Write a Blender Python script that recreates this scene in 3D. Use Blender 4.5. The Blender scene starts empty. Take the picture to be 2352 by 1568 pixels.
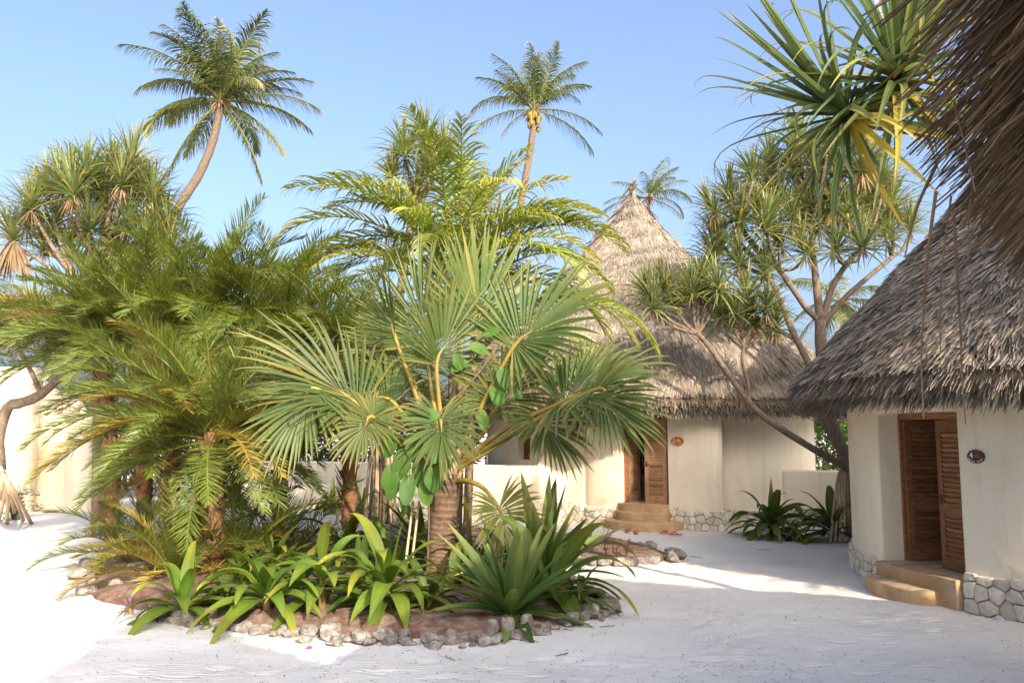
import bpy, bmesh, math, random
import numpy as np
from mathutils import Vector, Matrix

random.seed(7); rng = np.random.default_rng(7)
R = math.radians
scene = bpy.context.scene
col = scene.collection

# ------------------------------------------------------------------ camera
FOC, HORIZON, EYE = 1900.0, 990.0, 2.15        # focal length and horizon in pixels of a 2352 x 1568 frame
PITCH = math.atan((HORIZON - 784.0) / FOC)
cam_data = bpy.data.cameras.new('camera')
cam_data.sensor_width = 36.0
cam_data.lens = FOC / 2352.0 * 36.0
cam_data.clip_start = 0.05; cam_data.clip_end = 3000.0
cam = bpy.data.objects.new('camera', cam_data); col.objects.link(cam)
cam.location = (0, 0, EYE); cam.rotation_euler = (math.pi / 2 + PITCH, 0, 0)
scene.camera = cam

# ------------------------------------------------------------------ light
SUN_AZ, SUN_EL = 26.0, 28.0                    # light travels away from the camera and to the left
world = bpy.data.worlds.new('World'); scene.world = world; world.use_nodes = True
wn = world.node_tree.nodes; wl = world.node_tree.links
sky = wn.new('ShaderNodeTexSky'); sky.sky_type = 'NISHITA'; sky.sun_disc = False
sky.sun_elevation = R(SUN_EL); sky.air_density = 0.80; sky.dust_density = 7.0; sky.ozone_density = 2.3; sky.altitude = 0
sun_dir = Vector((math.sin(R(SUN_AZ)) * math.cos(R(SUN_EL)), -math.cos(R(SUN_AZ)) * math.cos(R(SUN_EL)), math.sin(R(SUN_EL))))
sky.sun_rotation = math.atan2(sun_dir.x, sun_dir.y)
wl.new(sky.outputs[0], wn['Background'].inputs[0]); wn['Background'].inputs[1].default_value = 0.15
sun_data = bpy.data.lights.new('sun', 'SUN'); sun_data.energy = 2.9; sun_data.angle = R(0.55); sun_data.color = (1.0, 0.89, 0.72)
sun = bpy.data.objects.new('sun', sun_data); col.objects.link(sun)
sun.rotation_euler = sun_dir.to_track_quat('Z', 'Y').to_euler()
scene.view_settings.view_transform = 'Standard'; scene.view_settings.look = 'None'
scene.view_settings.exposure = 1.52; scene.view_settings.gamma = 1.0; scene.view_settings.use_curve_mapping = False
scene.cycles.max_bounces = 6; scene.cycles.diffuse_bounces = 4; scene.cycles.glossy_bounces = 2; scene.cycles.transmission_bounces = 3
scene.cycles.use_denoising = True

# ------------------------------------------------------------------ helpers
def at(px, py, D):
    "the point seen at a pixel of the 2352-wide frame, at distance D along +Y"
    u = (px - 1176.0) / FOC; v = (784.0 - py) / FOC
    cy, sy = math.cos(PITCH), math.sin(PITCH)
    d = np.array([u, cy - v * sy, sy + v * cy])
    return np.array([0, 0, EYE]) + d * (D / d[1])
def gp(px, py, z=0.0):
    "ground point at a pixel"
    u = (px - 1176.0) / FOC; v = (784.0 - py) / FOC
    cy, sy = math.cos(PITCH), math.sin(PITCH)
    d = np.array([u, cy - v * sy, sy + v * cy])
    return np.array([0, 0, EYE]) + d * ((z - EYE) / d[2])

def nz(v):
    v = np.asarray(v, float); return v / np.maximum(np.linalg.norm(v, axis=-1, keepdims=True), 1e-9)

class MB:
    "collects vertices, quads and a per-vertex tint; build() links them as one mesh object"
    def __init__(s): s.V = []; s.F = []; s.T = []; s.n = 0; s.tri = []
    def add(s, V, F, T=None):
        V = np.asarray(V, float).reshape(-1, 3); F = np.asarray(F, int)
        s.V.append(V)
        if len(F): (s.F if F.shape[1] == 4 else s.tri).append(F + s.n)
        s.T.append(np.zeros(len(V)) if T is None else np.broadcast_to(np.asarray(T, float), (len(V),)).copy())
        s.n += len(V); return s
    def mesh(s, name, m, smooth=False):
        V = np.concatenate(s.V); T = np.concatenate(s.T)
        Q = np.concatenate(s.F) if s.F else np.zeros((0, 4), int)
        K = np.concatenate(s.tri) if s.tri else np.zeros((0, 3), int)
        me = bpy.data.meshes.new(name)
        me.vertices.add(len(V)); me.vertices.foreach_set('co', V.astype(np.float32).ravel())
        nl = Q.size + K.size
        me.loops.add(nl); me.loops.foreach_set('vertex_index', np.concatenate([Q.ravel(), K.ravel()]).astype(np.int32))
        npoly = len(Q) + len(K); me.polygons.add(npoly)
        st = np.concatenate([np.arange(len(Q)) * 4, Q.size + np.arange(len(K)) * 3]).astype(np.int32)
        me.polygons.foreach_set('loop_start', st)
        me.polygons.foreach_set('use_smooth', np.full(npoly, smooth))
        a = me.attributes.new('tint', 'FLOAT', 'POINT'); a.data.foreach_set('value', T.astype(np.float32))
        me.update(calc_edges=True)
        for mm in (m if isinstance(m, (list, tuple)) else [m]): me.materials.append(mm)
        return me
    def build(s, name, m, parent=None, smooth=False): return link(name, s.mesh(name, m, smooth), parent)

def link(name, me, parent=None, mat4=None):
    o = bpy.data.objects.new(name, me); col.objects.link(o)
    if mat4 is not None: o.matrix_basis = mat4
    if parent is not None:
        o.parent = parent; o.matrix_parent_inverse = INV[parent.name]
    return o
INV = {}
def reg(o):
    "children of o are given in world coordinates"
    q = o; M = Matrix.Identity(4)
    chain = []
    while q is not None: chain.append(q); q = q.parent
    for q in reversed(chain):
        M = M @ (q.matrix_parent_inverse if q.parent else Matrix.Identity(4)) @ q.matrix_basis
    INV[o.name] = M.inverted(); return o
def tag(o, label=None, cat=None, group=None, kind=None):
    if label: o['label'] = label
    if cat: o['category'] = cat
    if group: o['group'] = group
    if kind: o['kind'] = kind
    return o
def thing(name, loc, label, cat, group=None):
    o = bpy.data.objects.new(name, None); col.objects.link(o); o.empty_display_size = 0.1
    o.location = Vector(loc); tag(o, label, cat, group)
    INV[o.name] = Matrix.Translation(-Vector(loc)); return o
def TM(loc, az=0.0, s=1.0, tilt=None):
    m = Matrix.Translation(Vector(loc)) @ Matrix.Rotation(az, 4, 'Z')
    if tilt is not None: m = m @ Matrix.Rotation(tilt, 4, 'Y')
    return m @ Matrix.Scale(s, 4)

def blades(P0, D, N, L, W, droop=0.0, nseg=4, fold=0.3, prof=None, tint=0.0, p=1.5, across=3, wave=0.0, grav=(0, 0, -1), tiptint=0.0, mid=0.0):
    P0 = np.asarray(P0, float).reshape(-1, 3); n = len(P0)
    D = nz(np.broadcast_to(np.asarray(D, float), (n, 3))); N = np.broadcast_to(np.asarray(N, float), (n, 3))
    L = np.broadcast_to(np.asarray(L, float), (n,)); W = np.broadcast_to(np.asarray(W, float), (n,))
    droop = np.broadcast_to(np.asarray(droop, float), (n,)); tint = np.broadcast_to(np.asarray(tint, float), (n,))
    t = np.linspace(0, 1, nseg + 1); g = np.asarray(grav, float)
    if prof is None: prof = lambda x: np.minimum(1.0, 0.55 + 2.2 * x) * (1 - x ** 2.2) + 0.02
    w = prof(t); xs = np.linspace(-1, 1, across)
    pos = P0.copy(); out = np.zeros((n, nseg + 1, across, 3)); tt = np.zeros((n, nseg + 1, across))
    ph = rng.random(n) * 6.28
    for k in range(nseg + 1):
        d = nz(D + (droop * t[k] ** p)[:, None] * g)
        side = nz(np.cross(d, N)); nr = np.cross(side, d)
        hw = (W * w[k])[:, None]
        for j, x in enumerate(xs):
            h = fold * abs(x) + (wave * math.copysign(1, x) * abs(x) * np.sin(ph + t[k] * 9.0))[..., None] if wave else fold * abs(x)
            out[:, k, j] = pos + side * hw * x + nr * hw * h
        tt[:, k] = (tint + tiptint * t[k] ** 3)[:, None] + mid * np.clip(1 - np.abs(xs) * 3, 0, 1)[None, :]
        if k < nseg: pos = pos + nz(D + (droop * ((t[k] + t[k + 1]) / 2) ** p)[:, None] * g) * (L / nseg)[:, None]
    V = out.reshape(-1, 3)
    base = (np.arange(n) * (nseg + 1) * across)[:, None, None] + (np.arange(nseg) * across)[None, :, None] + np.arange(across - 1)[None, None, :]
    F = np.stack([base, base + 1, base + 1 + across, base + across], -1).reshape(-1, 4)
    return V, F, tt.reshape(-1)

def tube(pts, rad, ns=8, tint=0.0, cap=True):
    pts = np.asarray(pts, float); n = len(pts); rad = np.broadcast_to(np.asarray(rad, float), (n,))
    tg = np.zeros_like(pts); tg[1:-1] = pts[2:] - pts[:-2]; tg[0] = pts[1] - pts[0]; tg[-1] = pts[-1] - pts[-2]; tg = nz(tg)
    u = np.array([1.0, 0, 0]) if abs(tg[0][0]) < 0.9 else np.array([0, 1.0, 0])
    a = np.linspace(0, 2 * math.pi, ns, endpoint=False); V = []
    for i in range(n):
        u = nz(u - tg[i] * np.dot(u, tg[i])); v = np.cross(tg[i], u)
        V.append(pts[i] + rad[i] * (np.cos(a)[:, None] * u + np.sin(a)[:, None] * v))
    V = np.concatenate(V); F = []
    for i in range(n - 1):
        j = np.arange(ns); k = (j + 1) % ns
        F.append(np.stack([i * ns + j, i * ns + k, (i + 1) * ns + k, (i + 1) * ns + j], -1))
    F = np.concatenate(F)
    if cap:
        c = len(V); V = np.concatenate([V, pts[:1], pts[-1:]]); j = np.arange(0, ns, 2)
        F = np.concatenate([F, np.stack([np.full(len(j), c), (j + 2) % ns, (j + 1) % ns, j], -1), np.stack([np.full(len(j), c + 1), (n - 1) * ns + j, (n - 1) * ns + (j + 1) % ns, (n - 1) * ns + (j + 2) % ns], -1)])
    return V, F, tint
def spline(P, n):
    "Catmull-Rom through the points"
    P = np.asarray(P, float); Q = np.vstack([2 * P[0] - P[1], P, 2 * P[-1] - P[-2]]); m = len(P) - 1; out = []
    for x in np.linspace(0, m, n):
        i = min(int(x), m - 1); t = x - i; a, b, c, d = Q[i:i + 4]
        out.append(0.5 * ((2 * b) + (-a + c) * t + (2 * a - 5 * b + 4 * c - d) * t * t + (-a + 3 * b - 3 * c + d) * t ** 3))
    return np.array(out)
def box(c, s, rz=0.0):
    x, y, z = np.asarray(s, float) / 2
    V = np.array([[sx * x, sy * y, sz * z] for sz in (-1, 1) for sy in (-1, 1) for sx in (-1, 1)])
    ca, sa = math.cos(rz), math.sin(rz); V = np.stack([V[:, 0] * ca - V[:, 1] * sa, V[:, 0] * sa + V[:, 1] * ca, V[:, 2]], -1) + np.asarray(c, float)
    F = [[0, 2, 3, 1], [4, 5, 7, 6], [0, 1, 5, 4], [2, 6, 7, 3], [0, 4, 6, 2], [1, 3, 7, 5]]
    return V, F
def hash_noise(x, y, s=1.0, seed=0):
    "smooth value noise on arrays"
    x = np.asarray(x) * s; y = np.asarray(y) * s
    xi = np.floor(x).astype(np.int64); yi = np.floor(y).astype(np.int64); fx = x - xi; fy = y - yi
    fx = fx * fx * (3 - 2 * fx); fy = fy * fy * (3 - 2 * fy)
    def h(a, b):
        k = (a * 374761393 + b * 668265263 + seed * 974634777) & 0x7fffffff
        k = ((k ^ (k >> 13)) * 1274126177) & 0x7fffffff
        return ((k ^ (k >> 16)) & 0xffff) / 65535.0
    return (h(xi, yi) * (1 - fx) + h(xi + 1, yi) * fx) * (1 - fy) + (h(xi, yi + 1) * (1 - fx) + h(xi + 1, yi + 1) * fx) * fy

# ------------------------------------------------------------------ materials
def newmat(name):
    m = bpy.data.materials.new(name); m.use_nodes = True
    nt = m.node_tree; return m, nt.nodes, nt.links, nt.nodes['Principled BSDF']
def ramp(n, pts):
    r = n.new('ShaderNodeValToRGB'); e = r.color_ramp.elements
    while len(e) < len(pts): e.new(0.5)
    for x, (p, c) in zip(e, pts): x.position = p; x.color = (*c, 1)
    return r
def surf(name, c1, c2, scale=4.0, rough=0.85, bump=0.2, bscale=40.0, c3=None, spec=0.2, use_tint=False, detail=8.0, bdist=0.02):
    "noise-mottled opaque surface"
    m, n, l, b = newmat(name)
    tc = n.new('ShaderNodeTexCoord'); no = n.new('ShaderNodeTexNoise'); no.inputs['Scale'].default_value = scale; no.inputs['Detail'].default_value = detail; no.inputs['Roughness'].default_value = 0.65
    geo = n.new('ShaderNodeNewGeometry')
    l.new(geo.outputs['Position'], no.inputs['Vector'])
    rp = ramp(n, [(0.3, c1), (0.68, c2)] if c3 is None else [(0.25, c1), (0.5, c2), (0.75, c3)])
    l.new(no.outputs['Fac'], rp.inputs[0]); src = rp.outputs[0]
    if use_tint:
        at_ = n.new('ShaderNodeAttribute'); at_.attribute_name = 'tint'
        hv = n.new('ShaderNodeHueSaturation'); l.new(src, hv.inputs['Color'])
        mp = n.new('ShaderNodeMapRange'); mp.inputs[3].default_value = 0.45; mp.inputs[4].default_value = 1.5
        l.new(at_.outputs['Fac'], mp.inputs[0]); l.new(mp.outputs[0], hv.inputs['Value']); src = hv.outputs[0]
    l.new(src, b.inputs['Base Color']); b.inputs['Roughness'].default_value = rough; b.inputs['Specular IOR Level'].default_value = spec
    if bump:
        n2 = n.new('ShaderNodeTexNoise'); n2.inputs['Scale'].default_value = bscale; n2.inputs['Detail'].default_value = 6; l.new(geo.outputs['Position'], n2.inputs['Vector'])
        bp = n.new('ShaderNodeBump'); bp.inputs['Strength'].default_value = bump; bp.inputs['Distance'].default_value = bdist
        l.new(n2.outputs['Fac'], bp.inputs['Height']); l.new(bp.outputs[0], b.inputs['Normal'])
    return m
def leafmat(name, g1, g2, alt, rough=0.42, trans=0.35, spec=0.45, var=0.25, veins=0):
    "two greens mixed by noise and by object, 'tint' moves towards alt (dry or yellow leaf)"
    m, n, l, b = newmat(name)
    geo = n.new('ShaderNodeNewGeometry'); no = n.new('ShaderNodeTexNoise'); no.inputs['Scale'].default_value = 3.0; no.inputs['Detail'].default_value = 4
    l.new(geo.outputs['Position'], no.inputs['Vector'])
    mx = n.new('ShaderNodeMix'); mx.data_type = 'RGBA'; mx.inputs[6].default_value = (*g1, 1); mx.inputs[7].default_value = (*g2, 1)
    mp = n.new('ShaderNodeMapRange'); mp.inputs[1].default_value = 0.3; mp.inputs[2].default_value = 0.7; l.new(no.outputs['Fac'], mp.inputs[0]); l.new(mp.outputs[0], mx.inputs[0])
    at_ = n.new('ShaderNodeAttribute'); at_.attribute_name = 'tint'
    m2 = n.new('ShaderNodeMix'); m2.data_type = 'RGBA'; m2.inputs[7].default_value = (*alt, 1); l.new(mx.outputs[2], m2.inputs[6]); l.new(at_.outputs['Fac'], m2.inputs[0]); m2.clamp_factor = True
    oi = n.new('ShaderNodeObjectInfo'); hv = n.new('ShaderNodeHueSaturation')
    mr = n.new('ShaderNodeMapRange'); mr.inputs[3].default_value = 1 - var; mr.inputs[4].default_value = 1 + var; l.new(oi.outputs['Random'], mr.inputs[0]); l.new(mr.outputs[0], hv.inputs['Value'])
    l.new(m2.outputs[2], hv.inputs['Color'])
    leafcol = hv.outputs[0]
    if veins:
        ux = n.new('ShaderNodeAttribute'); ux.attribute_name = 'ux'; k = n.new('ShaderNodeMath'); k.operation = 'MULTIPLY'; k.inputs[1].default_value = veins; l.new(ux.outputs['Fac'], k.inputs[0])
        sn = n.new('ShaderNodeMath'); sn.operation = 'SINE'; l.new(k.outputs[0], sn.inputs[0])
        bp = n.new('ShaderNodeBump'); bp.inputs['Strength'].default_value = 0.35; bp.inputs['Distance'].default_value = 0.004; l.new(sn.outputs[0], bp.inputs['Height']); l.new(bp.outputs[0], b.inputs['Normal'])
        vr = ramp(n, [(0.0, (0.82, 0.86, 0.80)), (1.0, (1.08, 1.06, 1.0))]); mp2 = n.new('ShaderNodeMapRange'); mp2.inputs[1].default_value = -1; l.new(sn.outputs[0], mp2.inputs[0]); l.new(mp2.outputs[0], vr.inputs[0])
        mv = n.new('ShaderNodeMix'); mv.data_type = 'RGBA'; mv.blend_type = 'MULTIPLY'; mv.inputs[0].default_value = 0.8; l.new(leafcol, mv.inputs[6]); l.new(vr.outputs[0], mv.inputs[7])
        sp = n.new('ShaderNodeTexNoise'); sp.inputs['Scale'].default_value = 26; sp.inputs['Detail'].default_value = 5; l.new(geo.outputs['Position'], sp.inputs['Vector'])
        sr = ramp(n, [(0.64, (0, 0, 0)), (0.70, (1, 1, 1))]); l.new(sp.outputs['Fac'], sr.inputs[0]); mb = n.new('ShaderNodeMix'); mb.data_type = 'RGBA'; mb.inputs[7].default_value = (0.20, 0.13, 0.05, 1)
        sc = n.new('ShaderNodeMath'); sc.operation = 'MULTIPLY'; sc.inputs[1].default_value = 0.75; l.new(sr.outputs[0], sc.inputs[0]); l.new(sc.outputs[0], mb.inputs[0]); l.new(mv.outputs[2], mb.inputs[6]); leafcol = mb.outputs[2]
    l.new(leafcol, b.inputs['Base Color']); b.inputs['Roughness'].default_value = rough; b.inputs['Specular IOR Level'].default_value = spec
    tr = n.new('ShaderNodeBsdfTranslucent'); hs = n.new('ShaderNodeHueSaturation'); hs.inputs['Value'].default_value = 1.7; hs.inputs['Saturation'].default_value = 1.15; hs.inputs['Hue'].default_value = 0.485
    l.new(leafcol, hs.inputs['Color']); l.new(hs.outputs[0], tr.inputs['Color'])
    ms = n.new('ShaderNodeMixShader'); ms.inputs[0].default_value = trans; l.new(b.outputs[0], ms.inputs[1]); l.new(tr.outputs[0], ms.inputs[2])
    l.new(ms.outputs[0], n['Material Output'].inputs[0])
    return m

M = {}
def plastermat():
    "lime render: trowel waves, faint run-off streaks, splash dirt by the ground"
    m, n, l, b = newmat('cream_plaster'); geo = n.new('ShaderNodeNewGeometry')
    def noise(scale, detail, vec): q = n.new('ShaderNodeTexNoise'); q.inputs['Scale'].default_value = scale; q.inputs['Detail'].default_value = detail; l.new(vec, q.inputs['Vector']); return q.outputs['Fac']
    a = noise(1.3, 8, geo.outputs['Position']); rp = ramp(n, [(0.3, (0.74, 0.64, 0.48)), (0.68, (0.83, 0.735, 0.58))]); l.new(a, rp.inputs[0])
    mp = n.new('ShaderNodeMapping'); mp.inputs['Scale'].default_value = (7, 7, 0.5); l.new(geo.outputs['Position'], mp.inputs[0])
    st = ramp(n, [(0.50, (1, 1, 1)), (0.78, (0.80, 0.75, 0.68))]); l.new(noise(1.0, 6, mp.outputs[0]), st.inputs[0])
    m1 = n.new('ShaderNodeMix'); m1.data_type = 'RGBA'; m1.blend_type = 'MULTIPLY'; m1.inputs[0].default_value = 0.55; l.new(rp.outputs[0], m1.inputs[6]); l.new(st.outputs[0], m1.inputs[7])
    bl = ramp(n, [(0.55, (1, 1, 1)), (0.72, (0.72, 0.64, 0.52))]); l.new(noise(2.6, 9, geo.outputs['Position']), bl.inputs[0])
    m2 = n.new('ShaderNodeMix'); m2.data_type = 'RGBA'; m2.blend_type = 'MULTIPLY'; m2.inputs[0].default_value = 0.28; l.new(m1.outputs[2], m2.inputs[6]); l.new(bl.outputs[0], m2.inputs[7])
    l.new(m2.outputs[2], b.inputs['Base Color']); b.inputs['Roughness'].default_value = 0.92; b.inputs['Specular IOR Level'].default_value = 0.08
    w = noise(3.2, 7, geo.outputs['Position']); bp = n.new('ShaderNodeBump'); bp.inputs['Strength'].default_value = 0.5; bp.inputs['Distance'].default_value = 0.04; l.new(w, bp.inputs['Height'])
    w2 = noise(38, 4, geo.outputs['Position']); b2 = n.new('ShaderNodeBump'); b2.inputs['Strength'].default_value = 0.18; b2.inputs['Distance'].default_value = 0.01; l.new(w2, b2.inputs['Height']); l.new(bp.outputs[0], b2.inputs['Normal']); l.new(b2.outputs[0], b.inputs['Normal'])
    return m
M['plaster'] = plastermat()
M['soil'] = surf('red_brown_soil', (0.07, 0.036, 0.025), (0.15, 0.085, 0.06), 6, 0.95, 0.6, 40, c3=(0.30, 0.22, 0.18), spec=0.05, bdist=0.03)
M['coral'] = surf('coral_stone', (0.56, 0.475, 0.375), (0.74, 0.66, 0.54), 9, 0.9, 0.5, 60, spec=0.1, use_tint=True)
M['rock'] = surf('grey_rock', (0.08, 0.07, 0.062), (0.22, 0.19, 0.165), 11, 0.92, 1.0, 45, c3=(0.44, 0.41, 0.37), spec=0.1, use_tint=True)
M['mortar'] = surf('mortar', (0.20, 0.16, 0.12), (0.42, 0.36, 0.28), 20, 0.95, 0.6, 60)
M['terra'] = surf('ochre_cement', (0.34, 0.20, 0.098), (0.46, 0.295, 0.155), 3.5, 0.8, 0.3, 25, c3=(0.55, 0.41, 0.27), spec=0.2)
def sand_on(m, amount):
    "wind-blown sand lying in patches on upward faces"
    n, l = m.node_tree.nodes, m.node_tree.links; b = n['Principled BSDF']; src = b.inputs['Base Color'].links[0].from_socket
    geo = n.new('ShaderNodeNewGeometry'); sp = n.new('ShaderNodeSeparateXYZ'); l.new(geo.outputs['Normal'], sp.inputs[0])
    up = ramp(n, [(0.75, (0, 0, 0)), (0.98, (1, 1, 1))]); l.new(sp.outputs['Z'], up.inputs[0])
    no = n.new('ShaderNodeTexNoise'); no.inputs['Scale'].default_value = 5; no.inputs['Detail'].default_value = 9; no.inputs['Roughness'].default_value = 0.7; l.new(geo.outputs['Position'], no.inputs['Vector'])
    r_ = ramp(n, [(0.46, (0, 0, 0)), (0.66, (1, 1, 1))]); l.new(no.outputs['Fac'], r_.inputs[0])
    mu = n.new('ShaderNodeMath'); mu.operation = 'MULTIPLY'; l.new(up.outputs[0], mu.inputs[0]); l.new(r_.outputs[0], mu.inputs[1]); m3 = n.new('ShaderNodeMath'); m3.operation = 'MULTIPLY'; m3.inputs[1].default_value = amount; l.new(mu.outputs[0], m3.inputs[0])
    mx = n.new('ShaderNodeMix'); mx.data_type = 'RGBA'; mx.inputs[7].default_value = (0.66, 0.62, 0.57, 1); l.new(m3.outputs[0], mx.inputs[0]); l.new(src, mx.inputs[6]); l.new(mx.outputs[2], b.inputs['Base Color'])
sand_on(M['terra'], 0.7); sand_on(M['soil'], 0.22); sand_on(M['rock'], 0.28)
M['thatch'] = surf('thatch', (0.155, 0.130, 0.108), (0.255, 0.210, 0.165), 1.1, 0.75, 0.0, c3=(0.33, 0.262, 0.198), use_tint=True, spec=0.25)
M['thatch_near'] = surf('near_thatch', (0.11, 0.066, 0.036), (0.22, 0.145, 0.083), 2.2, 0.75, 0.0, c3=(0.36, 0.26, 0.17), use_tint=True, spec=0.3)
M['thatch_core'] = surf('thatch_core', (0.10, 0.07, 0.045), (0.18, 0.13, 0.09), 8, 0.95, 0.5, 50)
M['bark'] = surf('grey_bark', (0.095, 0.068, 0.048), (0.225, 0.168, 0.125), 14, 0.9, 0.5, 40, use_tint=True)
M['fanbark'] = surf('ringed_bark', (0.07, 0.043, 0.027), (0.19, 0.12, 0.078), 12, 0.9, 0.6, 60, use_tint=True)
M['fibre'] = surf('palm_fibre', (0.13, 0.055, 0.03), (0.30, 0.16, 0.09), 18, 0.95, 0.7, 60, use_tint=True)
M['dry'] = leafmat('dry_leaf', (0.24, 0.175, 0.11), (0.33, 0.25, 0.17), (0.30, 0.16, 0.06), 0.7, 0.15, spec=0.2)
M['root'] = surf('pale_root', (0.30, 0.21, 0.13), (0.50, 0.38, 0.26), 10, 0.85, 0.4, 50, use_tint=True)
M['coco'] = leafmat('coconut_leaf', (0.038, 0.072, 0.016), (0.070, 0.108, 0.020), (0.36, 0.30, 0.08), 0.38, 0.24)
M['phoenix'] = leafmat('date_palm_leaf', (0.055, 0.105, 0.018), (0.110, 0.165, 0.026), (0.38, 0.25, 0.055), 0.38, 0.30)
M['areca'] = leafmat('arching_palm_leaf', (0.075, 0.14, 0.022), (0.13, 0.19, 0.030), (0.46, 0.38, 0.07), 0.36, 0.36)
M['fan'] = leafmat('fan_leaf', (0.044, 0.090, 0.026), (0.080, 0.126, 0.036), (0.44, 0.31, 0.08), 0.50, 0.28, spec=0.28, var=0.22)
M['petiole'] = leafmat('petiole', (0.15, 0.145, 0.035), (0.31, 0.205, 0.045), (0.22, 0.14, 0.08), 0.5, 0.05, spec=0.25)
M['pand'] = leafmat('screw_pine_leaf', (0.080, 0.135, 0.056), (0.14, 0.19, 0.068), (0.46, 0.34, 0.10), 0.33, 0.30)
M['pandnear'] = leafmat('near_screw_pine_leaf', (0.060, 0.110, 0.045), (0.105, 0.155, 0.055), (0.46, 0.35, 0.06), 0.30, 0.30)
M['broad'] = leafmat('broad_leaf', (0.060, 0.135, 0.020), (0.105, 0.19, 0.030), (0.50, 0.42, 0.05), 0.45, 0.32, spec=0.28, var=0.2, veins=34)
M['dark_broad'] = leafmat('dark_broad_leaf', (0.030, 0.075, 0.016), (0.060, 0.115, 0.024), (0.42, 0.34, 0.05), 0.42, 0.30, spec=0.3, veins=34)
M['agave'] = leafmat('agave_leaf', (0.045, 0.105, 0.022), (0.080, 0.16, 0.030), (0.40, 0.38, 0.14), 0.42, 0.30, spec=0.3, veins=22)
M['vine'] = leafmat('vine_leaf', (0.036, 0.098, 0.017), (0.066, 0.145, 0.026), (0.26, 0.33, 0.04), 0.55, 0.20, spec=0.2)
M['shrub'] = leafmat('shrub_leaf', (0.030, 0.075, 0.012), (0.075, 0.13, 0.020), (0.35, 0.05, 0.06), 0.45, 0.30, var=0.4)
M['purple'] = leafmat('purple_leaf', (0.13, 0.025, 0.085), (0.20, 0.05, 0.12), (0.10, 0.15, 0.06), 0.4, 0.25)
def woodmat(name, c1, c2, c3):
    m, n, l, b = newmat(name)
    tc = n.new('ShaderNodeTexCoord'); mp = n.new('ShaderNodeMapping'); mp.inputs['Scale'].default_value = (3.0, 3.0, 26.0)
    oi = n.new('ShaderNodeObjectInfo'); ad = n.new('ShaderNodeVectorMath'); ad.operation = 'ADD'
    ml = n.new('ShaderNodeMath'); ml.operation = 'MULTIPLY'; ml.inputs[1].default_value = 37.0; l.new(oi.outputs['Random'], ml.inputs[0])
    l.new(tc.outputs['Object'], mp.inputs[0]); l.new(mp.outputs[0], ad.inputs[0]); l.new(ml.outputs[0], ad.inputs[1])
    no = n.new('ShaderNodeTexNoise'); no.inputs['Scale'].default_value = 2.2; no.inputs['Detail'].default_value = 8; no.inputs['Distortion'].default_value = 0.8; l.new(ad.outputs[0], no.inputs['Vector'])
    rp = ramp(n, [(0.3, c1), (0.5, c2), (0.72, c3)]); l.new(no.outputs['Fac'], rp.inputs[0])
    hv = n.new('ShaderNodeHueSaturation'); mr = n.new('ShaderNodeMapRange'); mr.inputs[3].default_value = 0.72; mr.inputs[4].default_value = 1.25
    l.new(oi.outputs['Random'], mr.inputs[0]); l.new(mr.outputs[0], hv.inputs['Value']); l.new(rp.outputs[0], hv.inputs['Color'])
    l.new(hv.outputs[0], b.inputs['Base Color']); b.inputs['Roughness'].default_value = 0.6; b.inputs['Specular IOR Level'].default_value = 0.3
    bp = n.new('ShaderNodeBump'); bp.inputs['Strength'].default_value = 0.15; bp.inputs['Distance'].default_value = 0.01; l.new(no.outputs['Fac'], bp.inputs['Height']); l.new(bp.outputs[0], b.inputs['Normal'])
    return m
M['wood'] = woodmat('brown_wood', (0.15, 0.062, 0.026), (0.26, 0.115, 0.05), (0.36, 0.18, 0.085))
M['wood_pale'] = woodmat('weathered_wood', (0.22, 0.115, 0.055), (0.36, 0.20, 0.105), (0.48, 0.29, 0.16))
M['iron'] = surf('dark_iron', (0.02, 0.018, 0.016), (0.06, 0.05, 0.045), 20, 0.5, 0.1, spec=0.5)
M['tile_dark'] = surf('dark_red_plaque', (0.055, 0.012, 0.010), (0.10, 0.025, 0.018), 12, 0.35, 0.0, spec=0.5)
M['tile_red'] = surf('red_plaque', (0.30, 0.075, 0.03), (0.48, 0.15, 0.05), 14, 0.4, 0.0, spec=0.4)
M['white'] = surf('white_paint', (0.72, 0.69, 0.64), (0.80, 0.77, 0.72), 10, 0.6, 0.0)
M['shell'] = surf('shell_paint', (0.12, 0.06, 0.045), (0.22, 0.10, 0.06), 30, 0.5, 0.0)
M['shell_orange'] = surf('orange_shell_paint', (0.62, 0.26, 0.08), (0.75, 0.40, 0.16), 30, 0.5, 0.0)
M['cabinet'] = surf('grey_white_paint', (0.46, 0.47, 0.50), (0.52, 0.53, 0.56), 2, 0.6, 0.05)
M['cloth_dark'] = surf('dark_cloth', (0.015, 0.018, 0.024), (0.035, 0.038, 0.05), 8, 0.95, 0.3, 90)
M['rubber'] = surf('pink_rubber', (0.48, 0.09, 0.13), (0.60, 0.14, 0.18), 8, 0.7, 0.1)
M['strap'] = surf('dark_red_strap', (0.20, 0.02, 0.035), (0.28, 0.04, 0.05), 8, 0.6, 0.0)
M['litter'] = surf('litter', (0.05, 0.03, 0.02), (0.16, 0.09, 0.06), 3, 0.9, 0.0, use_tint=True)
M['petal'] = leafmat('pink_petal', (0.50, 0.06, 0.16), (0.62, 0.14, 0.24), (0.62, 0.14, 0.24), 0.5, 0.3)
M['nut'] = surf('coconut_husk', (0.13, 0.12, 0.03), (0.22, 0.16, 0.035), 6, 0.5, 0.1, c3=(0.20, 0.10, 0.03))
M['trunk_spot'] = surf('pale_spotted_log', (0.36, 0.22, 0.15), (0.55, 0.42, 0.31), 12, 0.8, 0.4, 30, c3=(0.62, 0.50, 0.40))

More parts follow.
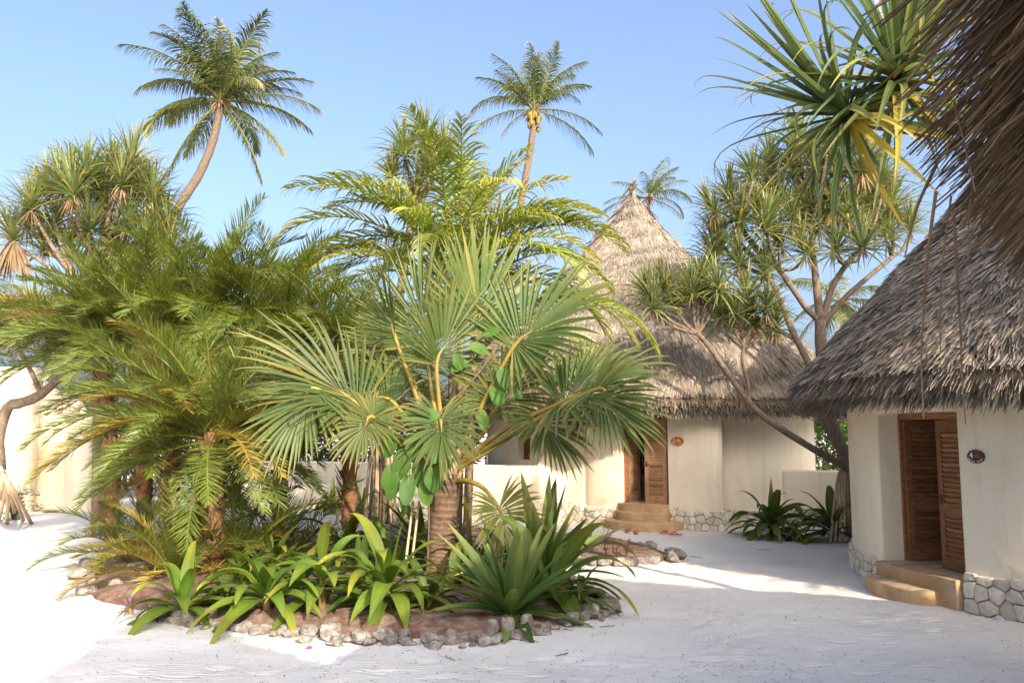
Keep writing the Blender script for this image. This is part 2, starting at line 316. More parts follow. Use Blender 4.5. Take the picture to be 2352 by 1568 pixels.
# ------------------------------------------------------------------ sand
def sandmat():
    m, n, l, b = newmat('white_sand')
    geo = n.new('ShaderNodeNewGeometry')
    a = n.new('ShaderNodeTexNoise'); a.inputs['Scale'].default_value = 0.7; a.inputs['Detail'].default_value = 6; l.new(geo.outputs['Position'], a.inputs['Vector'])
    rp = ramp(n, [(0.3, (0.62, 0.585, 0.54)), (0.65, (0.72, 0.69, 0.65))]); l.new(a.outputs['Fac'], rp.inputs[0])
    c = n.new('ShaderNodeTexNoise'); c.inputs['Scale'].default_value = 70; c.inputs['Detail'].default_value = 3; l.new(geo.outputs['Position'], c.inputs['Vector'])
    r2 = ramp(n, [(0.25, (0.62, 0.58, 0.54)), (0.42, (1, 1, 1))]); l.new(c.outputs['Fac'], r2.inputs[0])
    mx = n.new('ShaderNodeMix'); mx.data_type = 'RGBA'; mx.blend_type = 'MULTIPLY'; mx.inputs[0].default_value = 0.55; l.new(rp.outputs[0], mx.inputs[6]); l.new(r2.outputs[0], mx.inputs[7])
    l.new(mx.outputs[2], b.inputs['Base Color']); b.inputs['Roughness'].default_value = 0.95; b.inputs['Specular IOR Level'].default_value = 0.1
    w = n.new('ShaderNodeTexNoise'); w.inputs['Scale'].default_value = 7; w.inputs['Detail'].default_value = 10; w.inputs['Roughness'].default_value = 0.68; l.new(geo.outputs['Position'], w.inputs['Vector'])
    bp = n.new('ShaderNodeBump'); bp.inputs['Strength'].default_value = 0.55; bp.inputs['Distance'].default_value = 0.035; l.new(w.outputs['Fac'], bp.inputs['Height'])
    # rake and broom marks in patches
    dn = n.new('ShaderNodeTexNoise'); dn.inputs['Scale'].default_value = 0.5; dn.inputs['Detail'].default_value = 2; l.new(geo.outputs['Position'], dn.inputs['Vector'])
    wv = n.new('ShaderNodeTexWave'); wv.wave_type = 'RINGS'; wv.inputs['Scale'].default_value = 5.5; wv.inputs['Distortion'].default_value = 3.0; wv.inputs['Detail'].default_value = 2; wv.inputs['Detail Scale'].default_value = 0.6; l.new(geo.outputs['Position'], wv.inputs['Vector'])
    pk = ramp(n, [(0.48, (0, 0, 0)), (0.62, (1, 1, 1))]); l.new(dn.outputs['Fac'], pk.inputs[0])
    mm = n.new('ShaderNodeMath'); mm.operation = 'MULTIPLY'; l.new(wv.outputs['Fac'], mm.inputs[0]); l.new(pk.outputs[0], mm.inputs[1])
    b3 = n.new('ShaderNodeBump'); b3.inputs['Strength'].default_value = 0.35; b3.inputs['Distance'].default_value = 0.02; l.new(mm.outputs[0], b3.inputs['Height']); l.new(bp.outputs[0], b3.inputs['Normal'])
    b4 = n.new('ShaderNodeBump'); b4.inputs['Strength'].default_value = 0.4; b4.inputs['Distance'].default_value = 0.012; l.new(c.outputs['Fac'], b4.inputs['Height']); l.new(b3.outputs[0], b4.inputs['Normal']); l.new(b4.outputs[0], b.inputs['Normal'])
    return m
M['sand'] = sandmat()
def make_steps():
    r = np.random.default_rng(77); out = []
    for (a, b, c) in (((-5.5, 7.2), (-3.0, 7.6), (1.8, 8.2)), ((1.0, 7.0), (3.2, 9.5), (4.9, 9.9)), ((6.5, 7.4), (4.0, 11.5), (3.4, 17.4)), ((-8.0, 14.0), (-6.6, 10.0), (-5.6, 7.0)), ((2.0, 8.0), (2.6, 12.0), (3.0, 17.6)), ((-2.0, 7.0), (2.5, 7.7), (6.5, 8.4)), ((4.6, 9.2), (2.0, 8.2), (-1.5, 7.4))):
        c_ = spline([np.r_[a, 0], np.r_[b, 0], np.r_[c, 0]], 40); L = np.linalg.norm(np.diff(c_, axis=0), axis=1).sum(); n = int(L / 0.34)
        q = spline([np.r_[a, 0], np.r_[b, 0], np.r_[c, 0]], n); t = nz(np.gradient(q, axis=0))
        for k in range(n):
            s = 0.11 * (1 if k % 2 else -1); out.append((q[k, 0] - t[k, 1] * s + r.normal(0, .05), q[k, 1] + t[k, 0] * s + r.normal(0, .05), math.atan2(t[k, 1], t[k, 0]) + r.normal(0, .2), r.uniform(.008, .02)))
    return np.array(out)
STEPS = make_steps()
def foot_dips(x, y):
    x = np.asarray(x, float); y = np.asarray(y, float); h = np.zeros(np.shape(x)); fx, fy, fh = x.ravel(), y.ravel(), h.ravel()
    near = np.where((np.abs(fx) < 10) & (fy > 6) & (fy < 19))[0]; cell = {}
    for k in near: cell.setdefault((int(fx[k] // 1), int(fy[k] // 1)), []).append(k)
    for (sx, sy, a, d) in STEPS:
        ks = [k for i in (-1, 0, 1) for j in (-1, 0, 1) for k in cell.get((int(sx // 1) + i, int(sy // 1) + j), ())]
        if not ks: continue
        ks = np.array(ks); dx, dy = fx[ks] - sx, fy[ks] - sy; u = dx * math.cos(a) + dy * math.sin(a); v = -dx * math.sin(a) + dy * math.cos(a)
        q = (u / .15) ** 2 + (v / .065) ** 2; fh[ks] += d * (-np.exp(-q * 1.4) + 0.55 * np.exp(-(np.sqrt(q) - 1.35) ** 2 * 7))
    return fh.reshape(np.shape(x))
def ground_h(x, y):
    h = 0.035 * (hash_noise(x, y, 0.55, 1) - 0.5) + 0.030 * (hash_noise(x, y, 1.9, 2) - 0.5) + 0.012 * (hash_noise(x, y, 6.0, 3) - 0.5)
    h = h + foot_dips(x, y)
    return h * np.clip((70 - np.hypot(x, y)) / 40, 0, 1)
def make_ground():
    ys = np.concatenate([np.linspace(-16, 4, 21)[:-1], np.linspace(4, 6.5, 30)[:-1], np.linspace(6.5, 15, 220)[:-1], np.linspace(15, 32, 110)[:-1], np.linspace(32, 70, 20)[:-1], [70, 100, 160, 300, 600, 1200]])
    xs = np.concatenate([[-1200, -600, -300, -120, -60], np.linspace(-30, -9, 30)[:-1], np.linspace(-9, 9, 370)[:-1], np.linspace(9, 11, 20)[:-1], np.linspace(11, 30, 26), [60, 120, 300, 600, 1200]])
    X, Y = np.meshgrid(xs, ys); Z = ground_h(X, Y)
    V = np.stack([X, Y, Z], -1).reshape(-1, 3); nx, ny = len(xs), len(ys)
    i = (np.arange(ny - 1) * nx)[:, None] + np.arange(nx - 1)[None]
    F = np.stack([i, i + 1, i + 1 + nx, i + nx], -1).reshape(-1, 4)
    o = MB().add(V, F).build('sand_ground', M['sand'], smooth=True); tag(o, kind='structure')
make_ground()

# ------------------------------------------------------------------ walls
class Path:
    def __init__(s, pts, n=None, smooth=True):
        P = np.asarray(pts, float)[:, :2]
        if smooth: P = spline(np.c_[P, np.zeros(len(P))], n or len(P) * 6)[:, :2]
        s.P = P; d = np.linalg.norm(np.diff(P, axis=0), axis=1); s.s = np.r_[0, np.cumsum(d)]; s.L = s.s[-1]
        t = np.gradient(P, axis=0); t = nz(t); s.N = np.c_[t[:, 1], -t[:, 0]]      # outward = right hand side of the walking direction
    def map(s, q, off, z):
        x = np.interp(q, s.s, s.P[:, 0]); y = np.interp(q, s.s, s.P[:, 1]); nx = np.interp(q, s.s, s.N[:, 0]); ny = np.interp(q, s.s, s.N[:, 1])
        k = np.hypot(nx, ny); return np.stack([x + nx / k * off, y + ny / k * off, np.broadcast_to(z, np.shape(x))], -1)
    def near(s, xy): return s.s[np.argmin(np.hypot(s.P[:, 0] - xy[0], s.P[:, 1] - xy[1]))]
    def at_px(s, px):
        "arc length where the path crosses a pixel column"
        u = (px - 1176.0) / (FOC / math.cos(PITCH)) ; q = np.linspace(0, s.L, 3000); w = s.map(q, 0, 0.0)
        # column at horizon height: x / y
        f = w[:, 0] / w[:, 1] - (px - 1176.0) / (FOC) * 1.0
        i = np.where(np.diff(np.sign(f)) != 0)[0]
        return q[i[np.argmin(w[i, 1])]] if len(i) else q[np.argmin(abs(f))]

def wall_grid(path, qs, zs, th, holes=(), top=None, closed=False, batter=0.0):
    "wall with thickness th inwards; holes = [(q0,q1,z0,z1)] left open; top(q) overrides the last level"
    for (a, b, c, d) in holes: qs = np.r_[qs, a, b]; zs = np.r_[zs, c, d]
    qs = np.unique(np.round(qs, 4)); zs = np.unique(np.round(zs, 4)); nq, nzv = len(qs), len(zs)
    V = []
    for off in (0.0, -th):
        for k, z in enumerate(zs):
            zz = np.full(nq, z) if not (top is not None and k == nzv - 1) else top(qs)
            if top is not None and k < nzv - 1: zz = np.minimum(zz, top(qs) - 0.01 * (nzv - 1 - k))
            V.append(path.map(qs, off - (batter * zz if off == 0 else 0), zz))
    V = np.concatenate(V); I = lambda o, k, i: o * nq * nzv + k * nq + i
    solid = np.ones((nzv - 1, nq - 1), bool)
    for (a, b, c, d) in holes:
        for k in range(nzv - 1):
            for i in range(nq - 1):
                zc = (zs[k] + zs[k + 1]) / 2; qc = (qs[i] + qs[i + 1]) / 2
                if a < qc < b and c < zc < d: solid[k, i] = False
    F = []
    g = lambda k, i: 0 <= k < nzv - 1 and 0 <= i < nq - 1 and solid[k, i]
    for k in range(nzv - 1):
        for i in range(nq - 1):
            if not solid[k, i]: continue
            F.append([I(0, k, i), I(0, k, i + 1), I(0, k + 1, i + 1), I(0, k + 1, i)])
            F.append([I(1, k, i + 1), I(1, k, i), I(1, k + 1, i), I(1, k + 1, i + 1)])
            if not g(k, i - 1): F.append([I(1, k, i), I(0, k, i), I(0, k + 1, i), I(1, k + 1, i)])
            if not g(k, i + 1): F.append([I(0, k, i + 1), I(1, k, i + 1), I(1, k + 1, i + 1), I(0, k + 1, i + 1)])
            if not g(k + 1, i): F.append([I(0, k + 1, i), I(0, k + 1, i + 1), I(1, k + 1, i + 1), I(1, k + 1, i)])
            if not g(k - 1, i): F.append([I(0, k, i + 1), I(0, k, i), I(1, k, i), I(1, k, i + 1)])
    return V, np.array(F)
def finish_wall(o, bevel=0.035):
    me = o.data; bm = bmesh.new(); bm.from_mesh(me)
    bmesh.ops.delete(bm, geom=[v for v in bm.verts if not v.link_faces], context='VERTS')
    bmesh.ops.remove_doubles(bm, verts=bm.verts, dist=0.0008); bmesh.ops.recalc_face_normals(bm, faces=bm.faces)
    bm.to_mesh(me); bm.free()
    b = o.modifiers.new('bevel', 'BEVEL'); b.width = bevel; b.segments = 3; b.limit_method = 'ANGLE'; b.angle_limit = R(50)
    for p in me.polygons: p.use_smooth = True
    o.modifiers.new('wn', 'WEIGHTED_NORMAL'); return o

def clip_poly(poly, a, nrm):
    out = []
    for i in range(len(poly)):
        p, q = poly[i], poly[(i + 1) % len(poly)]; dp, dq = np.dot(p - a, nrm), np.dot(q - a, nrm)
        if dp <= 0: out.append(p)
        if dp * dq < 0: out.append(p + (q - p) * dp / (dp - dq))
    return out
def stones_on(path, q0, q1, z0, top, size, parent, off=0.045, gap=0.0045, seed=1, name='stone'):
    "irregular coral stones covering a strip of wall, each one its own object"
    r = np.random.default_rng(seed); seeds = []
    nr = max(2, int(round((np.mean(top(np.linspace(q0, q1, 20))) - z0) / (size * 0.85))) + 1)
    nc = max(2, int((q1 - q0) / size) + 1)
    for j in range(-1, nr + 1):
        for i in range(-1, nc + 1):
            seeds.append([q0 + (i + 0.5 + (0.5 if j % 2 else 0) + r.uniform(-.36, .36)) * size, z0 + (j + 0.5 + r.uniform(-.34, .34)) * size * 0.85])
    S = np.array(seeds)
    for k, c in enumerate(S):
        poly = [np.array(v, float) for v in ((q0, z0 - .06), (q1, z0 - .06), (q1, 9), (q0, 9))]
        dd = np.linalg.norm(S - c, axis=1)
        for m in np.argsort(dd)[1:16]:
            nv = (S[m] - c) / dd[m]; poly = clip_poly(poly, (S[m] + c) / 2 - nv * gap, nv)
            if len(poly) < 3: break
        if len(poly) < 3: continue
        tp = float(top(np.array([np.clip(c[0], q0, q1)]))[0])
        poly = clip_poly(poly, np.array([0, tp + r.uniform(-.02, .02)]), np.array([0, 1.0]))
        if len(poly) < 3: continue
        P = np.array(poly); a = 0.5 * abs(np.dot(P[:, 0], np.roll(P[:, 1], -1)) - np.dot(P[:, 1], np.roll(P[:, 0], -1)))
        if a < size * size * 0.10: continue
        # rounded outline: cut corners
        Q = []
        for i in range(len(P)):
            a_, b_, c_ = P[i - 1], P[i], P[(i + 1) % len(P)]
            Q += [b_ + (a_ - b_) * 0.13, b_ + (c_ - b_) * 0.13]
        Q = np.array(Q); n = len(Q); cen = Q.mean(0); h = off * r.uniform(0.65, 1.25)
        tl = r.uniform(-.25, .25, 2)
        rings = []
        for f, hh in ((1.0, -0.03), (1.0, h * 0.62), (0.93, h * 0.95), (0.5, h * 1.04)):
            q = cen + (Q - cen) * f; jit = r.normal(0, size * 0.018, len(q)) if f < 1 else 0
            rings.append(path.map(q[:, 0], np.full(n, hh) + (0 if hh < 0 else (q - cen) @ tl * 0.12) + jit, q[:, 1]))
        V = np.concatenate(rings + [path.map(cen[:1], np.array([h * 1.08]), cen[1:])])
        j = np.arange(n); kx = (j + 1) % n; F = np.concatenate([np.stack([i * n + j, i * n + kx, (i + 1) * n + kx, (i + 1) * n + j], -1) for i in range(3)])
        b = MB().add(V, F, r.uniform(0.35, 0.75)); b.tri.append(np.stack([3 * n + j, 3 * n + kx, np.full(n, 4 * n)], -1))
        o = b.build(name, M['coral'], parent, smooth=False)

# ------------------------------------------------------------------ thatch
def cone(Rr, ze, za, flare=0.0):
    "profile: radius and height along the slope, u = 0 at the apex, 1 at the eave"
    def f(u):
        u = np.asarray(u, float); r = Rr * u; z = za + (ze - za) * (u + flare * np.sin(math.pi * u) * 0.5 * (1 - u))
        return r, z
    return f
def cone_pts(Rr, pts):
    us = np.linspace(-0.06, 1.06, 225); z = np.interp(us, [p[0] for p in pts], [p[1] for p in pts]); z[us < 0] = pts[0][1] + (pts[0][1] - pts[1][1]) / (pts[1][0]) * -us[us < 0]; z[us > 1] = pts[-1][1] - (us[us > 1] - 1) * 9
    z = np.convolve(np.pad(z, 3, 'edge'), np.ones(7) / 7, 'valid')
    return lambda u: (Rr * np.asarray(u, float), np.interp(u, us, z))
def thatch_roof(parent, C, prof, n, lo=0.30, hi=0.50, w=0.013, arc=(0, 2 * math.pi), seed=1, fringe=2500, mat='thatch', core=True, lift=0.17, umin=0.02, across=3, fr_len=(0.25, 0.5), fr_drop=0.25, course=0.15, ragged=0.20):
    r = np.random.default_rng(seed); C = np.asarray(C, float)
    if core:
        us = np.linspace(0.004, 1, 24); rr, zz = prof(us); ns = 72; a = np.linspace(0, 2 * math.pi, ns, endpoint=False)
        rings = [(x, z - 0.06) for x, z in zip(rr, zz)] + [(rr[-1] - 0.10, zz[-1] - 0.20)] + [(x * 0.97, z - 0.42) for x, z in zip(rr[::-1][1:], zz[::-1][1:])]
        V = np.concatenate([np.stack([C[0] + x * np.cos(a), C[1] + x * np.sin(a), np.full(ns, z)], -1) for x, z in rings])
        j = np.arange(ns); k = (j + 1) % ns
        F = np.concatenate([np.stack([i * ns + j, i * ns + k, (i + 1) * ns + k, (i + 1) * ns + j], -1) for i in range(len(rings) - 1)])
        MB().add(V, F).build('thatch_core', M['thatch_core'], parent, smooth=True)
    # strands laid down the slope in courses
    Rr, _ = prof(1.0); slope_len = math.hypot(float(Rr), float(prof(0.0)[1] - prof(1.0)[1]))
    u = np.sqrt(r.uniform(umin ** 2, 1.0, n)); nc = slope_len / course
    u = np.clip((np.floor(u * nc) + 0.5 + r.normal(0, 0.28, n)) / nc, umin, 1.0)
    th = r.uniform(arc[0], arc[1], n)
    rad, z = prof(u); r2, z2 = prof(np.minimum(u + 0.01, 1.01)); sl = nz(np.stack([r2 - rad, z2 - z], -1))
    er = np.stack([np.cos(th), np.sin(th), np.zeros(n)], -1); et = np.stack([-np.sin(th), np.cos(th), np.zeros(n)], -1); ez = np.array([0, 0, 1.0])
    down = er * sl[:, :1] + ez * sl[:, 1:]; nor = er * (-sl[:, 1:]) + ez * sl[:, :1]
    L = r.uniform(lo, hi, n); bump = 0.035 * (hash_noise(th * rad, u * slope_len, 1.3, seed + 5) - 0.5)
    P = C + er * rad[:, None] + ez * z[:, None] - down * (L * 0.8)[:, None] + nor * (0.012 + bump * 1.8)[:, None]
    # strands near the apex would start beyond it: keep them on their side
    tw = 0.7 * (hash_noise(th * rad, u * slope_len, 0.9, seed + 21) - 0.5)
    D = down + et * (tw + r.normal(0, ragged, n))[:, None] + nor * r.uniform(0.0, lift, n)[:, None] * 2.2
    Nn = nor + et * r.normal(0, 0.45, n)[:, None] + down * r.normal(0, 0.2, n)[:, None]
    pr = lambda x: 1 - 0.55 * x ** 2
    T = np.clip(0.22 + 0.40 * hash_noise(th * rad * 0.9, u * slope_len * 1.4, 1.0, seed + 9) + r.normal(0, 0.24, n), 0, 1)
    b = MB(); b.add(*blades(P, D, Nn, L, w * r.uniform(0.6, 1.5, n), r.uniform(0, 0.25, n), 2, 0.35, pr, T, across=across))
    # the thick cut edge at the eave
    m = fringe; th = r.uniform(arc[0], arc[1], m); dz = r.uniform(-fr_drop, 0.05, m)
    er = np.stack([np.cos(th), np.sin(th), np.zeros(m)], -1); et = np.stack([-np.sin(th), np.cos(th), np.zeros(m)], -1)
    rad, z = prof(np.ones(m)); wob = 0.10 * (hash_noise(th * 12, th * 0, 1.0, seed + 3) - 0.5)
    k = (-dz / max(fr_drop, 1e-3)).clip(0, 1)
    P = C + er * (rad - 0.16 - 0.25 * k)[:, None] + ez * (z + dz + wob + 0.10)[:, None]
    s0 = nz(np.stack([r2 - prof(np.minimum(u, 1))[0], z2 - z2 - 0.0 * z2], -1))
    ang = math.atan2(float(prof(0.9)[1] - prof(1.0)[1]), float(prof(1.0)[0] - prof(0.9)[0]))
    D = er * math.cos(ang) - ez * math.sin(ang) + et * r.normal(0, 0.16, m)[:, None] + ez * r.normal(0, 0.10, m)[:, None]
    T = np.clip(r.normal(0.42, 0.22, m), 0, 1)
    b.add(*blades(P, D, er + ez * 0.5 + et * r.normal(0, 0.5, m)[:, None], r.uniform(fr_len[0], fr_len[1], m), w * r.uniform(0.6, 1.4, m), r.uniform(0, 0.6, m), 2, 0.35, pr, T))
    o = b.build('thatch_strands', M[mat], parent); tag(o, kind='stuff'); return o

# ------------------------------------------------------------------ doors
def door_leaf(parent, hinge, ang, w, h, z0, m, panels, flip=1, seed=1, name='door_leaf'):
    "louvred leaf standing on z0, hinge at (x, y), running in direction ang; slats are sub-parts"
    rz = ang; ca, sa = math.cos(rz), math.sin(rz)
    P = lambda u, v, z: np.array([hinge[0] + ca * u - sa * v, hinge[1] + sa * u + ca * v, z0 + z])
    st, th = 0.095, 0.042; b = MB()
    b.add(*box(P(st / 2, 0, h / 2), (st, th, h), rz)); b.add(*box(P(w - st / 2, 0, h / 2), (st, th, h), rz))
    zs = [0.0] + [z for pr in panels for z in pr] + [h]
    for a, c in zip(zs[0::2], zs[1::2]): b.add(*box(P(w / 2, 0, (a + c) / 2), (w - 2 * st, th - 0.004, c - a), rz))
    leaf = b.build(name, m, parent); reg(leaf)
    bv = leaf.modifiers.new('bevel', 'BEVEL'); bv.width = 0.004; bv.segments = 2
    sm = None
    for (a, c) in panels:
        ns = int(round((c - a) / 0.062)); step = (c - a) / ns
        for i in range(ns):
            if sm is None:
                V, F = box((0, 0, 0), (w - 2 * st + 0.006, 0.010, step * 1.22)); V = np.array(V)
                sm = MB().add(V, F).mesh('slat', m)
            mt = Matrix.Translation(Vector(P(w / 2, 0, a + (i + 0.5) * step))) @ Matrix.Rotation(rz, 4, 'Z') @ Matrix.Rotation(R(26 * flip), 4, 'X')
            link('slat', sm, leaf, mt)
    hb = MB(); q = P(w - st * 0.5, -flip * 0.05, h * 0.46)
    hb.add(*box(P(w - st * 0.5, -flip * 0.026, h * 0.46), (0.035, 0.012, 0.13), rz)); hb.add(*tube([P(w - st * 0.5, -flip * 0.03, h * 0.46), q, P(w - st * 0.5 - 0.09, -flip * 0.055, h * 0.46)], 0.008, 6))
    hb.build('handle', M['iron'], leaf); return leaf
def plan_block(name, outline, z0, z1, m, parent, bevel=0.02):
    P = np.asarray(outline, float); bm = bmesh.new()
    vs = [bm.verts.new((p[0], p[1], z0)) for p in P]; f = bm.faces.new(vs)
    e = bmesh.ops.extrude_face_region(bm, geom=[f]); bmesh.ops.translate(bm, vec=(0, 0, z1 - z0), verts=[v for v in e['geom'] if isinstance(v, bmesh.types.BMVert)])
    bmesh.ops.recalc_face_normals(bm, faces=bm.faces)
    me = bpy.data.meshes.new(name); bm.to_mesh(me); bm.free(); me.materials.append(m)
    o = link(name, me, parent); b = o.modifiers.new('bevel', 'BEVEL'); b.width = bevel; b.segments = 3; b.limit_method = 'ANGLE'; b.angle_limit = R(45)
    for p in me.polygons: p.use_smooth = True
    o.modifiers.new('wn', 'WEIGHTED_NORMAL'); return o
def text_mesh(ch, size, depth=0.002):
    c = bpy.data.curves.new('lettering', 'FONT'); c.body = ch; c.size = size; c.extrude = depth; c.align_x = 'CENTER'; c.align_y = 'CENTER'; c.resolution_u = 2
    o = bpy.data.objects.new('lettering', c); col.objects.link(o); bpy.context.view_layer.update()
    me = bpy.data.meshes.new_from_object(o); bpy.data.objects.remove(o); bpy.data.curves.remove(c); return me
def plaque(pos, normal, number, w, h, base, shell, label, letters):
    "oval plaque with number, shell and lettering round its lower edge"
    n = nz(np.array([normal[0], normal[1], 0])); right = np.array([-n[1], n[0], 0])
    rot = Matrix(((right[0], 0, n[0], pos[0]), (right[1], 0, n[1], pos[1]), (0, 1, 0, pos[2]), (0, 0, 0, 1)))
    t = thing('number_plaque', pos, label, 'sign', 'number plaques beside the doors')
    a = np.linspace(0, 2 * math.pi, 40, endpoint=False); bm = bmesh.new()
    rings = [(1.0, -0.01), (1.0, 0.010), (0.95, 0.016), (0.90, 0.014)]
    vs = [[bm.verts.new((math.cos(x) * w / 2 * s, math.sin(x) * h / 2 * s, z)) for x in a] for s, z in rings]
    for i in range(3):
        for j in range(40): bm.faces.new((vs[i][j], vs[i][(j + 1) % 40], vs[i + 1][(j + 1) % 40], vs[i + 1][j]))
    bm.faces.new(vs[3]); me = bpy.data.meshes.new('plate'); bm.to_mesh(me); bm.free(); me.materials.append(base)
    link('plate', me, t, rot)
    me = text_mesh(number, h * 0.62); me.materials.append(M['white']); link('number', me, t, rot @ Matrix.Translation((-w * 0.22, h * 0.08, 0.0175)))
    b = MB(); q = np.linspace(0.2, 2.9, 9); V = [[0, -h * 0.16, 0]] + [[math.cos(x) * w * 0.19, -h * 0.16 + math.sin(x) * h * 0.42, 0.004 + 0.006 * (i % 2)] for i, x in enumerate(q)]
    b.add(V, np.array([[0, i, i + 1] for i in range(1, 9)])); link('shell', b.mesh('shell', shell), t, rot @ Matrix.Translation((w * 0.13, h * 0.03, 0.016)))
    for i, ch in enumerate(letters):
        if ch == ' ': continue
        x = math.radians(205 + i * (130 / (len(letters) - 1))); px, py = math.cos(x) * w * 0.42, math.sin(x) * h * 0.41
        me = text_mesh(ch, h * 0.20); me.materials.append(M['white'])
        link('letter', me, t, rot @ Matrix.Translation((px, py, 0.0175)) @ Matrix.Rotation(math.atan2(math.sin(x) * w, math.cos(x) * h) * 0 + (x + math.pi / 2 - 2 * math.pi) * 0.75, 4, 'Z'))
    return t
# ------------------------------------------------------------------ hut on the right (plaque 4)
C4 = np.array([9.8, 12.0, 0.0])
def ring(C, r, a0, a1, n): a = np.radians(np.linspace(a0, a1, n)); return np.stack([C[0] + r * np.cos(a), C[1] + r * np.sin(a)], -1)
hut4 = thing('round_hut', C4, 'thatched round hut with plaque 4 and ajar louvred doors on the right', 'hut', 'round thatched huts')
# walking clockwise seen from above keeps the outside on the right hand: from behind-left round to the front
W4 = Path(ring(C4, 4.6, 110, 300, 160)[::1], smooth=False)      # angle grows: outside is on the right when walking counter-clockwise
q_l, q_r = W4.at_px(2008), W4.at_px(2190)
if q_l > q_r: q_l, q_r = q_r, q_l
V, F = wall_grid(W4, np.linspace(0, W4.L, 110), [0, 0.35, 1.2, 2.40, 3.35], 0.42, [(q_l, q_r, -0.1, 2.40)])
o = MB().add(V, F).build('wall', M['plaster'], hut4); finish_wall(o, 0.045); wall4 = o; reg(wall4)
Wb = Path(ring(C4, 4.6, -60, 110, 60), smooth=False)
MB().add(*wall_grid(Wb, np.linspace(0, Wb.L, 30), [0, 3.35], 0.3)).build('back_wall', M['plaster'], hut4)
# stone footing
top_l = lambda q: 0.34 + 0.03 * np.sin(q * 5.0); top_r = lambda q: 0.47 + 0.02 * np.sin(q * 4.0) - 0.05 * np.clip((q - q_r) / 3, 0, 1)
foot_l = reg(MB().add(*wall_grid(Path(ring(C4, 4.622, 110, 300, 160), smooth=False), np.linspace(q_l - 3.6, q_l - 0.06, 30), [-0.05, 0.3], 0.2)).build('footing', M['mortar'], hut4))
foot_r = reg(MB().add(*wall_grid(Path(ring(C4, 4.622, 110, 300, 160), smooth=False), np.linspace(q_r + 0.03, q_r + 5, 40), [-0.05, 0.42], 0.2)).build('footing', M['mortar'], hut4))
stones_on(W4, q_l - 2.6, q_l - 0.05, 0.0, top_l, 0.155, foot_l, off=0.06, seed=3)
stones_on(W4, q_r + 0.03, q_r + 2.2, 0.0, top_r, 0.20, foot_r, off=0.065, seed=4)
# threshold, step, doors
A4 = W4.map(np.array([q_l, q_r]), 0.0, 0.0); dl4 = A4[1] - A4[0]; wid4 = float(np.hypot(dl4[0], dl4[1])); t4 = dl4 / wid4; n4 = np.array([t4[1], -t4[0], 0])
out = lambda u, v: (A4[0] + t4 * u + n4 * v)[:2]
plan_block('threshold', [out(-0.02, -0.75), out(-0.02, 0.10), out(wid4 * .5, 0.16), out(wid4 - 0.0, 0.12), out(wid4 - 0.0, -0.75)], -0.1, 0.35, M['terra'], hut4)
a = np.linspace(math.pi, 0, 26); st = [out(wid4 * 0.45 + math.cos(x) * 0.74 * (1.0 if x > 1.57 else 0.80), 0.02 + 0.46 * math.sin(x) ** 0.6) for x in a]
plan_block('step', st, -0.1, 0.17, M['terra'], hut4, 0.025)
fr = MB(); back = -0.36
for u in (0.05, wid4 - 0.05): fr.add(*box(np.r_[out(u, back), 1.37], (0.09, 0.10, 2.04), math.atan2(t4[1], t4[0])))
fr.add(*box(np.r_[out(wid4 / 2, back), 2.352], (wid4 - 0.19, 0.10, 0.085), math.atan2(t4[1], t4[0])))
fo = fr.build('door_frame', M['wood'], hut4)
ang4 = math.atan2(t4[1], t4[0]); lw = wid4 / 2 - 0.06
door_leaf(hut4, out(0.10, back - 0.0), ang4 + R(86), lw + 0.10, 1.94, 0.36, M['wood'], [(0.16, 0.72), (0.86, 1.82)], 1, 1)
door_leaf(hut4, out(wid4 - 0.10, back + 0.055), ang4 + R(180 - 4), lw - 0.04, 1.94, 0.36, M['wood'], [(0.16, 0.72), (0.86, 1.82)], -1, 2)
MB().add(*tube([np.r_[C4[:2], 0.25], np.r_[C4[:2], 0.345]], 4.25, 40)).build('floor_slab', M['terra'], hut4)
prof4 = cone(5.45, 2.80, 8.8, 0.0)
thatch_roof(hut4, C4, prof4, 120000, 0.14, 0.32, 0.0104, across=2, arc=(R(95), R(320)), seed=11, fringe=9000, fr_len=(0.22, 0.42))
thatch_roof(hut4, C4, prof4, 6000, 0.5, 0.8, 0.05, arc=(R(-40), R(95)), seed=12, fringe=500, core=False)
p4 = at(2233, 1048, 9.55); q4 = W4.at_px(2234); pm = W4.map(np.array([q4]), 0.0, 0.0)[0]; nm = pm - C4; nm[2] = 0; nm = nz(nm)
s4 = at(2233, 1048, pm[1]); 
plaque(np.array([pm[0], pm[1], s4[2]]) + nm * 0.012, nm, '4', 0.225, 0.165, M['tile_dark'], M['shell'], 'dark oval plaque reading 4 beside the brown louvred doors', 'OYSTER VILLA')

# ------------------------------------------------------------------ hut at the back (plaque 5)
C5 = np.array([3.53, 23.4, 0.0])
hut5 = thing('round_hut', C5, 'large thatched round hut with plaque 5 behind the fan palm', 'hut', 'round thatched huts')
left5 = [(-0.2, 26.5), (-0.62, 24.6), (-0.6, 22.6), (0.0, 21.0), (0.9, 20.35), (1.55, 20.15)]
door5 = [(1.66, 20.25), (1.78, 19.82), (2.15, 19.45), (2.62, 19.14), (3.15, 18.84), (3.6, 18.62), (4.1, 18.40), (4.5, 18.32), (4.68, 18.55), (4.74, 19.1)]
right5 = [(4.70, 19.30), (5.3, 19.28), (6.2, 19.55), (7.05, 20.2), (7.65, 21.1), (7.95, 22.2), (8.0, 24.0)]
WL, WD, WR = Path(left5, 60), Path(door5, 90), Path(right5, 60)
w5 = MB()
ql0, ql1 = WL.at_px(1190), WL.at_px(1217)
z_a = float(at(1200, 1055, WL.map(np.array([ql0]), 0, 0)[0][1])[2]); z_b = float(at(1200, 978, WL.map(np.array([ql0]), 0, 0)[0][1])[2])
